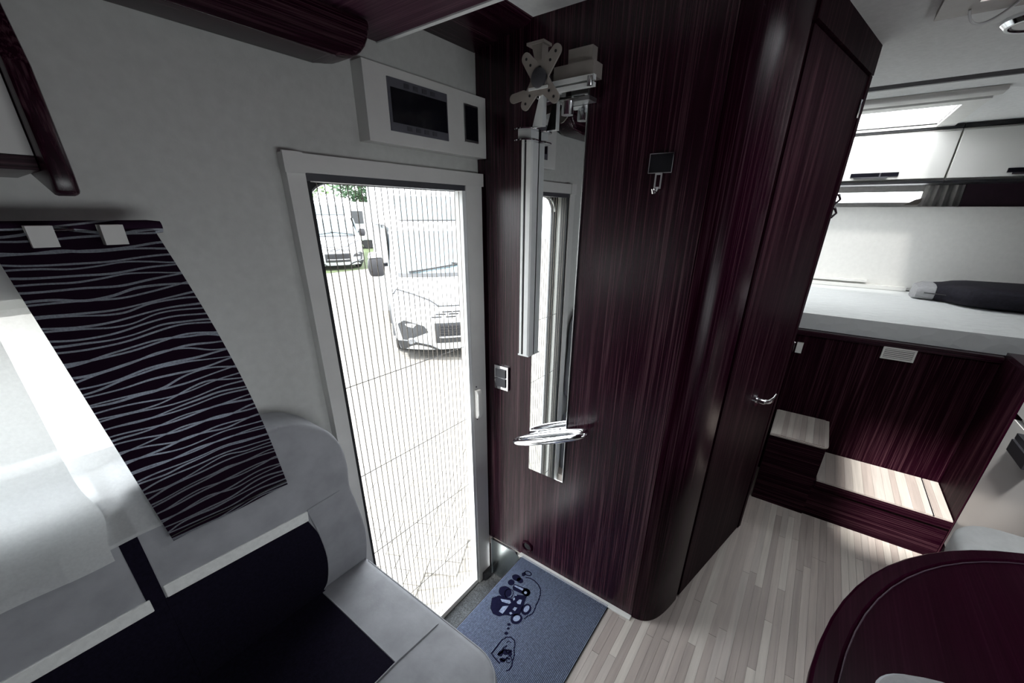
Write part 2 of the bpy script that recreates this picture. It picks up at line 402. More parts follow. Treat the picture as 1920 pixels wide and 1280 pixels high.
glazed('window_unseen', 'unseen low side window beside the table, added to light the bench wall', -.3, .9, .76, 1.12, -1.24, -1.2, .0)  # opening out of view, added low and sized to brighten the bench wall

# ------------------------------------------------------------------ entrance door
d1 = thing('door_1', 'pale plastic frame of the open entrance door', None, (.8, .99, -.2), kind='structure')
obj('frame_head', rbox(.492, 1.148, .972, 1.0, 1.530, 1.568, .004, 1), 'frame_plastic', d1)
obj('frame_post', rbox(.492, .534, .974, 1.0, -.24, 1.530, .004, 1), 'frame_plastic', d1)
obj('frame_post', rbox(1.062, 1.140, .974, 1.0, -.24, 1.530, .004, 1), 'frame_plastic', d1)
obj('corner_block', rbox(.488, .532, .969, .974, 1.528, 1.570, .002, 1), 'frame_plastic', d1)
def rounded(x0, x1, z0, z1, r, n=8):
    return arc(x1-r, z1-r, r, 0, PI/2, n)+arc(x0+r, z1-r, r, PI/2, PI, n)+arc(x0+r, z0+r, r, PI, 1.5*PI, n)+arc(x1-r, z0+r, r, 1.5*PI, 2*PI, n)
def ring_plate(bm, outer, inner, y0, y1):
    n = len(outer)
    def V(L, y): return [bm.verts.new((p[0], y, p[1])) for p in L]
    a, b, c, d = V(outer, y0), V(inner, y0), V(outer, y1), V(inner, y1)
    for i in range(n):
        j = (i+1) % n
        bm.faces.new((a[i], a[j], b[j], b[i])); bm.faces.new((c[i], d[i], d[j], c[j]))
        bm.faces.new((a[i], c[i], c[j], a[j])); bm.faces.new((b[i], b[j], d[j], d[i]))
    bmesh.ops.recalc_face_normals(bm, faces=bm.faces[:]); return bm
obj('seal', ring_plate(new(), rounded(.50, 1.20, -.36, 1.57, .004), rounded(.556, 1.17, -.33, 1.514, .075), 1.041, 1.056), 'rubber', d1, True, 'black rubber seal with rounded corners')
obj('corner_glint', tube(new(), [(.5545+.072-.072*math.cos(a), 1.0385, 1.441+.074*math.sin(a)) for a in [PI/2*k/8 for k in range(1, 8)]], .0035, 6), 'alu', d1, True)
obj('outer_skin', ring_plate(new(), rounded(.38, 1.30, -.42, 1.68, .09), rounded(.54, 1.186, -.345, 1.53, .08), 1.0565, 1.075), 'van_white', d1, True)
# pleated fly screen
fs = thing('fly_screen', 'pleated insect screen drawn across the entrance doorway', 'screen', (.8, .985, -.22))
n = 25; x0, x1, zb, zt = .546, 1.046, -.205, 1.512
bm = new(); prev = None
for k in range(2*n+1):
    x = x0+(x1-x0)*k/(2*n); yy = .992 if k % 2 == 0 else 1.002
    cur = (bm.verts.new((x, yy, zb)), bm.verts.new((x, yy, zt)))
    if prev: bm.faces.new((prev[0], cur[0], cur[1], prev[1]))
    prev = cur
obj('pleated_mesh', bm, 'fly_mesh', fs)
for k in range(n+1):
    x = x0+(x1-x0)*k/n
    obj('pleat_edge', box(new(), x-.0010, x+.0010, .9905, .992, zb, zt), 'fly_fold', fs)
for z in (.12, .47, .83, 1.19):
    z = {.12: .045, .47: .36, .83: .68, 1.19: .985}[z]
    obj('tension_thread', tube(new(), [(x0-.01, .999, z+.002), (x1+.004, .999, z)], .0013, 5), 'black', fs)
obj('top_track', rbox(.536, 1.062, .978, 1.012, 1.514, 1.530, .003, 1), 'grey_dark', fs)
obj('bottom_track', rbox(.536, 1.062, .980, 1.012, -.235, -.207, .003, 1), 'frame_plastic', fs)
obj('draw_bar', rbox(1.046, 1.062, .976, 1.012, -.207, 1.514, .003, 1), 'alu_paint', fs)
obj('side_channel', rbox(.534, .546, .980, 1.012, -.207, 1.514, .002, 1), 'rubber', fs)
gp = obj('grip', bevel(prism(new(), [(.960, .682), (.952, .700), (.952, .790), (.960, .806), (.974, .806), (.974, .682)], 0, 1.068, 1.094), .003, 2), 'white_matt', fs, True, 'white moulded grip with two screws')
for z in (.672, .816): sub('screw', tube(new(), [(1.081, .9745, z), (1.081, .972, z)], .003, 8), 'black', gp)

# ------------------------------------------------------------------ entrance step well
sw = thing('step_well', 'recessed entrance step lined with dark carpet', None, (.8, .9, -.24), kind='structure')
obj('carpet', box(new(), .50, 1.15, .777, 1.0, -.26, -.235), 'carpet_dark', sw)
obj('riser', box(new(), .50, 1.15, .762, .777, -.26, -.004), 'steel', sw)
pl = arc(.84, -.035, .03, PI/2, PI, 6)
obj('kick_plate', prism(new(), [(.955, -.004), (.955, -.225), (.792, -.225)]+[(.792, -.05)]+[(p[0]-.018, p[1]) for p in pl[::-1]], 0, 1.1385, 1.1495), 'steel', sw, label='bright steel kick plate beside the step')
obj('end_cap', rbox(1.085, 1.142, .958, .998, -.236, -.19, .008, 2), 'black', sw)
obj('kick_plate_edge', box(new(), 1.134, 1.1495, .955, .959, -.225, .0), 'alu', sw)
# ================================================================== THINGS ON THE PARTITION
P0 = 1.1495
mr = thing('mirror', 'tall narrow frameless mirror fixed to the dark wood panel', 'mirror', (P0, .68, .487))
obj('glass', box(new(), 1.1445, P0, .600, .757, .487, 1.80), 'mirror_glass', mr)
obj('edge', box(new(), 1.1435, P0, .5975, .600, .487, 1.80), 'alu', mr)
tr = thing('towel_rail', 'chrome loop towel rail across the lower mirror', 'towel rail', (1.15, .67, .62))
def orbit(cx, cy, a, b, z, n=32):
    pts = []
    for k in range(n):
        t = 2*PI*k/n; c, s = math.cos(t), math.sin(t)
        pts.append((cx+b*math.copysign(abs(s)**.75, s), cy+a*math.copysign(abs(c)**.75, c), z))
    return pts
obj('loop', tube(new(), [(x, y, .6975-(y-.6425)*.46) for x, y, z in orbit(1.096, .6425, .142, .036, 0)], .0115, 14, True), 'chrome', tr, True)
for yy in (.625, .72): obj('standoff', tube(new(), [(1.126, yy, .6975-(yy-.6425)*.46), (1.1445, yy, .6975-(yy-.6425)*.46)], .011, 14), 'chrome', tr, True)
sp = thing('light_switch', 'double rocker light switch in a chrome plate', 'switch', (P0, .895, .81))
obj('plate', rbox(1.1405, P0, .862, .928, .805, .903, .003, 2), 'chrome', sp, True)
for z in (.818, .857): obj('rocker', rbox(1.136, 1.1405, .872, .920, z, z+.034, .003, 2), 'grey_dark', sp, True)
hk = thing('coat_hook', 'small chrome coat hook with square black face', 'hook', (P0, .38, 1.51))
obj('face_plate', rbox(1.141, P0, .352, .409, 1.546, 1.588, .003, 2), 'black_gloss', hk, True)
obj('rim', slab(new(), 0, 1.1405, 1.1485, .3505, .4105, 1.5445, 1.5895, [(.352, .409, 1.546, 1.588)]), 'chrome', hk)
obj('prong', slab(new(), 0, 1.132, 1.1385, .370, .388, 1.508, 1.545, [(.374, .384, 1.513, 1.540)]), 'chrome', hk)
obj('hook_tip', tube(new(), [(1.136, .379, 1.510), (1.128, .379, 1.498), (1.115, .381, 1.500), (1.113, .382, 1.508)], .005, 10), 'chrome', hk, True)
fp = thing('floor_socket', 'round dark wooden ring set low in the panel', 'ring', (P0, .762, .06))
obj('ring', lathe(new(), [(.018, 0), (.018, -.004), (.022, -.008), (.028, -.005), (.030, 0)], (P0, .755, .064), 0, 28), 'wood_gloss', fp, True)
obj('core', lathe(new(), [(.0175, 0), (.0175, -.0015)], (P0, .755, .064), 0, 24), 'black', fp)
# screen bracket
tb = thing('screen_bracket', 'folding metal screen bracket on a tall aluminium column', 'bracket', (1.12, .75, .97))
obj('column', prism(new(), [(1.110, .756), (1.114, .750), (1.142, .750), (1.142, .792), (1.114, .792), (1.110, .788), (1.110, .781), (1.118, .781), (1.118, .772), (1.110, .772)], 2, .985, 1.640), 'alu_paint', tb)
obj('groove', box(new(), 1.114, 1.118, .7725, .7805, .986, 1.639), 'black', tb)
obj('end_cap', rbox(1.109, 1.1435, .749, .793, .980, .985, .002, 1), 'alu_paint', tb)
for z in (1.640, 1.668):
    obj('clamp_disc', lathe(new(), [(.024, 0), (.038, .001), (.038, .004), (.024, .005)], (1.112, .772, z), 2, 28), 'chrome', tb, True)
obj('clamp_collar', rbox(1.098, 1.138, .748, .794, 1.646, 1.668, .004, 2), 'alu_paint', tb, True)
obj('tapered_bar', prism(new(), [(.712, 1.674), (.744, 1.674), (.722, 1.748), (.712, 1.748)], 0, 1.098, 1.118), 'alu_paint', tb)
obj('top_bar', prism(new(), [(.706, 1.798), (.722, 1.798), (.738, 1.852), (.706, 1.852)], 0, 1.078, 1.108), 'bracket_beige', tb)
obj('top_cap', rbox(1.074, 1.114, .699, .752, 1.852, 1.858, .002, 1), 'bracket_beige', tb)
def capsule(p, q, r0, r1, n=10):
    p, q = Vector(p), Vector(q); d = (q-p); a = math.atan2(d.y, d.x)
    return [(p.x+r0*math.cos(t), p.y+r0*math.sin(t)) for t in [a+PI/2+PI*k/n for k in range(n+1)]] + \
           [(q.x+r1*math.cos(t), q.y+r1*math.sin(t)) for t in [a-PI/2+PI*k/n for k in range(n+1)]]
def YZ(y, z): return (y, z)
CY, CZ = .691, 1.768
mp = obj('mounting_plate', prism(new(), [(CY+.028*math.cos(2*PI*k/24), CZ+.038*math.sin(2*PI*k/24)) for k in range(24)], 0, 1.046, 1.050), 'bracket_beige', tb)
for (yy, zz) in ((.733, 1.815), (.643, 1.818), (.734, 1.716), (.644, 1.722)):
    arm = sub('plate_arm', prism(new(), capsule((CY+(yy-CY)*.15, CZ+(zz-CZ)*.15), (yy, zz), .020, .0135), 0, 1.0455, 1.0505), 'bracket_beige', mp)
    for t_ in (.97, .66):
        ym, zm = CY+(yy-CY)*t_, CZ+(zz-CZ)*t_
        sub('bolt_hole', tube(new(), [(1.0455, ym, zm), (1.0445, ym, zm)], .0033, 10), 'black', mp)
hub = lathe(new(), [(.014, 0), (.022, .004), (.022, .03), (.016, .034)], (1.036, CY, CZ), 0, 20)
obj('hub', hub, 'grey_dark', tb, True)
obj('cross_bar', rbox(1.042, 1.118, .664, .722, 1.744, 1.750, .002, 1), 'alu_paint', tb)
obj('pivot_pin', tube(new(), [(1.062, .702, 1.728), (1.062, .702, 1.752)], .006, 10), 'chrome', tb, True)
obj('lock_tab', prism(new(), capsule((.750, 1.742), (.785, 1.738), .011, .011), 0, 1.06, 1.064), 'bracket_beige', tb)
obj('arm_box', rbox(1.098, 1.149, .566, .680, 1.768, 1.800, .003, 2), 'bracket_beige', tb, True)
obj('arm_back', rbox(1.122, 1.149, .583, .652, 1.803, 1.838, .003, 1), 'bracket_beige', tb, True)
obj('arm_rail', rbox(1.086, 1.10, .557, .676, 1.756, 1.767, .002, 1), 'alu_paint', tb, True)
obj('arm_rail', rbox(1.086, 1.10, .557, .676, 1.742, 1.751, .002, 1), 'alu_paint', tb, True)
obj('bolt', tube(new(), [(1.082, .565, 1.742), (1.082, .565, 1.762)], .0065, 10), 'chrome', tb, True)
obj('lower_arm', rbox(1.10, 1.142, .572, .66, 1.718, 1.727, .003, 1), 'alu', tb, True)
obj('knuckle', lathe(new(), [(.016, 0), (.016, .03), (.011, .034)], (1.100, .634, 1.690), 2, 18), 'chrome', tb, True)
# ------------------------------------------------------------------ control panel over the door
cp = thing('control_panel', 'white control panel with dark display above the entrance', 'control panel', (.93, .98, 1.61))
obj('housing', rbox(.705, 1.147, .957, 1.0, 1.612, 1.776, .004, 2), 'frame_plastic', cp)
dis = obj('display', rbox(.771, .975, .9535, .957, 1.641, 1.755, .002, 1), 'screen_frame', cp, label='dark display with two button rows')
sub('screen', box(new(), .778, .971, .9525, .9535, 1.660, 1.735), 'black_gloss', dis)
for k in range(4):
    for z in (1.6465, 1.7395):
        sub('button', rbox(.822+k*.030, .838+k*.030, .9522, .9538, z, z+.010, .001, 1), 'grey_dark', dis)
dd = obj('switch_panel', rbox(1.045, 1.108, .9545, .957, 1.649, 1.747, .002, 1), 'alu', cp)
sub('rocker', rbox(1.051, 1.104, .9525, .9547, 1.655, 1.742, .002, 1), 'black_gloss', dd)

# ================================================================== LEFT SIDE: BENCH, CURTAINS, LOCKER
bench = thing('bench', 'grey suede bench with dark navy seat panels below the window', 'bench', (-.2, .65, 0))
obj('base', rbox(-.95, .44, .42, .99, 0, .37, .01, 2), 'suede_grey', bench)
def seat_cushion(x0, x1, right):
    r = .05
    o = [(x1, .90), (x0, .90)]+[(x0, .33)]+arc(x1-.10, .33+.10, .10, -PI/2, 0, 8) if right else [(x1, .90), (x0, .90), (x0, .33), (x1, .33)]
    return bevel(prism(new(), o, 2, .37, .5), .018, 3, .9)
BOL = .318
s1 = obj('seat_cushion', seat_cushion(.036, .466, True), 'suede_grey', bench, True)
sub('navy_panel', rbox(.04, BOL, .562, .884, .47, .5022, .006, 2), 'fabric_navy', s1)
sub('seam', tube(new(), [(BOL+.001, .865, .5015), (BOL+.001, .56, .5015)], .0022, 6), 'suede_grey', s1, True)
sub('seam', tube(new(), [(.04, .561, .5015), (BOL, .561, .5015), (.44, .553, .5005), (.462, .55, .490)], .0022, 6), 'suede_grey', s1, True)
sub('piping', tube(new(), [(.4607, .868, .4945), (.4607, .43, .4945)]+[(.366+.0947*math.cos(a), .43+.0947*math.sin(a), .4945) for a in [-PI/2*k/8 for k in range(1, 9)]], .0028, 6), 'suede_grey', s1, True)
sub('gusset', rbox(.002, .052, .345, .870, .40, .5012, .004, 1), 'fabric_navy', s1)
s2 = obj('seat_cushion', seat_cushion(-.75, .024, False), 'suede_grey', bench, True)
sub('navy_panel', rbox(-.60, .020, .562, .884, .47, .5022, .006, 2), 'fabric_navy', s2)
OUT = [(.317, 1.010), (.361, .998), (.415, .960), (.447, .905), (.456, .840), (.452, .775), (.462, .714), (.474, .620), (.472, .56), (.462, .50)]
def smooth_path(P, n=4):
    out = []
    for i in range(len(P)-1):
        p0, p1, p2, p3 = P[max(i-1, 0)], P[i], P[i+1], P[min(i+2, len(P)-1)]
        for k in range(n):
            t = k/n
            out.append(tuple(.5*((2*b)+(c-a)*t+(2*a-5*b+4*c-d)*t*t+(3*b-a-3*c+d)*t**3) for a, b, c, d in zip(p0, p1, p2, p3)))
    return out+[P[-1]]
YB0, YB1 = .872, .985
b1 = obj('backrest', bevel(prism(new(), smooth_path(OUT)+[(.036, .50), (.036, .99), (.05, 1.015), (.08, 1.02)], 1, YB0, YB1), .016, 3, 1.0), 'suede_grey', bench, True)
sub('gusset', rbox(.018, .044, .8705, .98, .50, .985, .003, 1), 'fabric_navy', b1)
pts = [(.042, .498), (.042, .752), (.326, .742), (.345, .68), (.352, .60), (.340, .53), (.324, .498)]
sub('navy_panel', prism(new(), smooth_path(pts[2:])+pts[:2], 1, YB0-.0025, YB0+.01), 'fabric_navy', b1)
sub('white_strip', bevel(prism(new(), [(.046, .753), (.046, .783), (.331, .769), (.328, .741)], 1, YB0-.004, YB0+.01), .0015, 1), 'piping_white', b1)
sub('seam', tube(new(), [(.331, YB0-.0015, .771), (.40, YB0-.0015, .774), (.440, YB0+.004, .776)], .0018, 6), 'suede_grey', b1, True)
sub('seam', tube(new(), [(p[0], YB0-.0015, p[1]) for p in smooth_path([(.331, .770), (.345, .69), (.352, .60), (.341, .53), (.325, .505)])], .0022, 6), 'suede_grey', b1, True)
sub('piping', tube(new(), [(p[0]-.004, YB0+.006, p[1]-.003) for p in smooth_path(OUT)], .0032, 6), 'suede_grey', b1, True)
b2 = obj('backrest', rbox(-.75, .024, YB0, YB1, .50, 1.015, .02, 3), 'suede_grey', bench, True)
sub('navy_panel', prism(new(), [(-.60, .505), (-.60, .735), (.021, .742), (.021, .505)], 1, YB0-.0025, YB0+.01), 'fabric_navy', b2)
sub('white_strip', bevel(prism(new(), [(-.60, .745), (-.60, .775), (.0225, .770), (.0225, .740)], 1, YB0-.004, YB0+.01), .0015, 1), 'piping_white', b2)
# sheer curtains
def curtain(name, fn, label, hem):
    t = thing(name, label, 'curtain', (fn(.5, 0)[0], .85, .9), 'sheer white window curtains')
    obj('cloth', sheet(new(), fn, 60, 40), 'sheer', t, True)
    obj('hem', sheet(new(), lambda u, v: tuple(a+b for a, b in zip(fn(u, v*hem), (0, -.0015, 0))), 60, 3), 'sheer', t, True)
    return t
def cur_front(u, v):      # u across, v from hem upwards
    x = -.80+.81*u; z = .905+.41*v
    x += (u**6)*(.012*math.exp(-((v-.22)/.1)**2) - .004)
    y = .842+.0016*math.sin(u*38)+.0012*math.sin(u*17+1)-.003*u**8*(1-v)+.10*max(0, v-.35)/.65
    return (x, y, z)
def cur_back(u, v):
    x = -.30+.40*u; z = .914+.40*v
    return (x, .862+.003*math.sin(u*15+.6)+.085*max(0, v-.35)/.65, z)
cf = curtain('sheer_curtain', cur_front, 'wide sheer white curtain at the far left, nearest the camera', .02)
bm = new(); sheet(bm, lambda u, v: (lambda p: (p[0], p[1]-.002, p[2]))(cur_front(.93+.07*u, v*.24)), 6, 10)
obj('folded_edge', bm, 'sheer', cf, True)
curtain('sheer_curtain', cur_back, 'sheer white curtain just beside the striped drape, behind the wide one', .02)
# striped drape
dr = thing('striped_drape', 'dark purple fabric drape with wavy silver stripes beside the window', 'drape', (.17, .88, .87))
def drape(u, v):          # v from bottom upwards
    xl = .084-.050*v; xr = .297-.084*v+.012*math.sin(v*PI)
    x = xl+(xr-xl)*u; z = .879+.542*v
    return (x, .851+.035*v**3+.0018*math.sin(u*9+v*3), z)
obj('cloth', thicken(sheet(new(), drape, 30, 60), .002), 'striped_fabric', dr, True)
obj('hem_seam', tube(new(), [drape(u/12, .022) if 0 else tuple(a+b for a, b in zip(drape(u/12, .022), (0, -.002, 0))) for u in range(13)], .0012, 5), 'black', dr, True)
obj('rail', tube(new(), [(-.95, .905, 1.425), (.212, .905, 1.425), (.228, .905, 1.425)], [.011, .011, .009], 12), 'striped_fabric', dr, True)
for x in (.072, .146):
    obj('clip', rbox(x, x+.026, .864, .892, 1.402, 1.430, .003, 2), 'white_matt', dr, True)
obj('rail_pin', tube(new(), [(.098, .880, 1.424), (.120, .880, 1.424)], .002, 6), 'chrome', dr, True)
# overhead locker
lk = thing('overhead_locker', 'overhead locker with white front and dark wood end at top left', 'locker', (-.4, .88, 1.5))
obj('end_panel', bevel(prism(new(), [(.756, 1.468), (.775, 1.466), (1.0, 1.520), (1.0, 1.74), (.84, 1.74), (.765, 1.60), (.754, 1.49)], 0, .100, .1225), .004, 2), 'wood_z', lk, True)
obj('front', rbox(-.95, .0985, .790, .806, 1.510, 1.74, .003, 1), 'white_gloss', lk)
obj('bottom', box(new(), -.95, .0985, .790, 1.0, 1.494, 1.509), 'wood_x', lk)
# lift bed board and side rail overhead
lb = thing('overhead_bed', 'dark wood underside of the lift bed near the ceiling', 'bed', (-.2, .4, 1.83))
obj('board', box(new(), -1.6, .785, -.75, .998, 1.832, 1.856), 'wood_board_lit', lb)
obj('edge_strip', rbox(.785, .797, -.75, .998, 1.829, 1.859, .003, 1), 'alu_paint', lb, label='pale edging strip')
rail = [(-1.5, 1.746), (.60, 1.746)]+bez((.60, 1.746), (.66, 1.746), (.695, 1.775), (.700, 1.831), 8)+[(-1.5, 1.831)]
obj('side_rail', bevel(prism(new(), rail, 1, .90, .985), .012, 3, .9), 'wood_x', lb, True, 'dark side rail with a rounded end')

# ================================================================== MAT
mt = thing('door_mat', 'blue ribbed door mat printed with a motorhome drawing', 'mat', (.85, .56, .0))
mx0, mx1, my0, my1 = .50, 1.14, .350, .776
obj('backing', rbox(mx0, mx1, my0, my1, 0, .004, .002, 1), 'rubber', mt)
bm = new(); nr = 80; prev = None; dy = (my1-my0-.006)/nr
for k in range(nr):
    y0_ = my0+.003+k*dy
    prev = None
    for (yy, zz) in ((y0_, .0041), (y0_+dy*.15, .0068), (y0_+dy*.5, .0068), (y0_+dy*.65, .0041)):
        cur = (bm.verts.new((mx0+.003, yy, zz)), bm.verts.new((mx1-.003, yy, zz)))
        if prev: bm.faces.new((prev[0], cur[0], cur[1], prev[1]))
        prev = cur
bmesh.ops.recalc_face_normals(bm, faces=bm.faces[:])
for f_ in bm.faces:
    if f_.normal.z < 0: f_.normal_flip()
obj('ribs', bm, 'mat_blue', mt, kind='stuff')
def stroke(bm, pts, wd, closed=False, z=.0072):
    pts = [Vector((p[0], p[1], 0)) for p in pts]; m = len(pts); L_, R_ = [], []
    for i, p in enumerate(pts):
        a = pts[(i-1) % m] if (closed or i > 0) else p
        b = pts[(i+1) % m] if (closed or i < m-1) else p
        d = (b-a).normalized(); nrm = Vector((-d.y, d.x, 0))*wd/2
        L_.append(bm.verts.new((p+nrm).to_tuple()[:2]+(z,))); R_.append(bm.verts.new((p-nrm).to_tuple()[:2]+(z,)))
    for i in range(m if closed else m-1):
        j = (i+1) % m; bm.faces.new((R_[i], R_[j], L_[j], L_[i]))
    return bm
def fill(bm, pts, z=.0072):
    f_ = bm.faces.new([bm.verts.new((p[0], p[1], z)) for p in pts]); bmesh.ops.triangulate(bm, faces=[f_]); return bm
import json
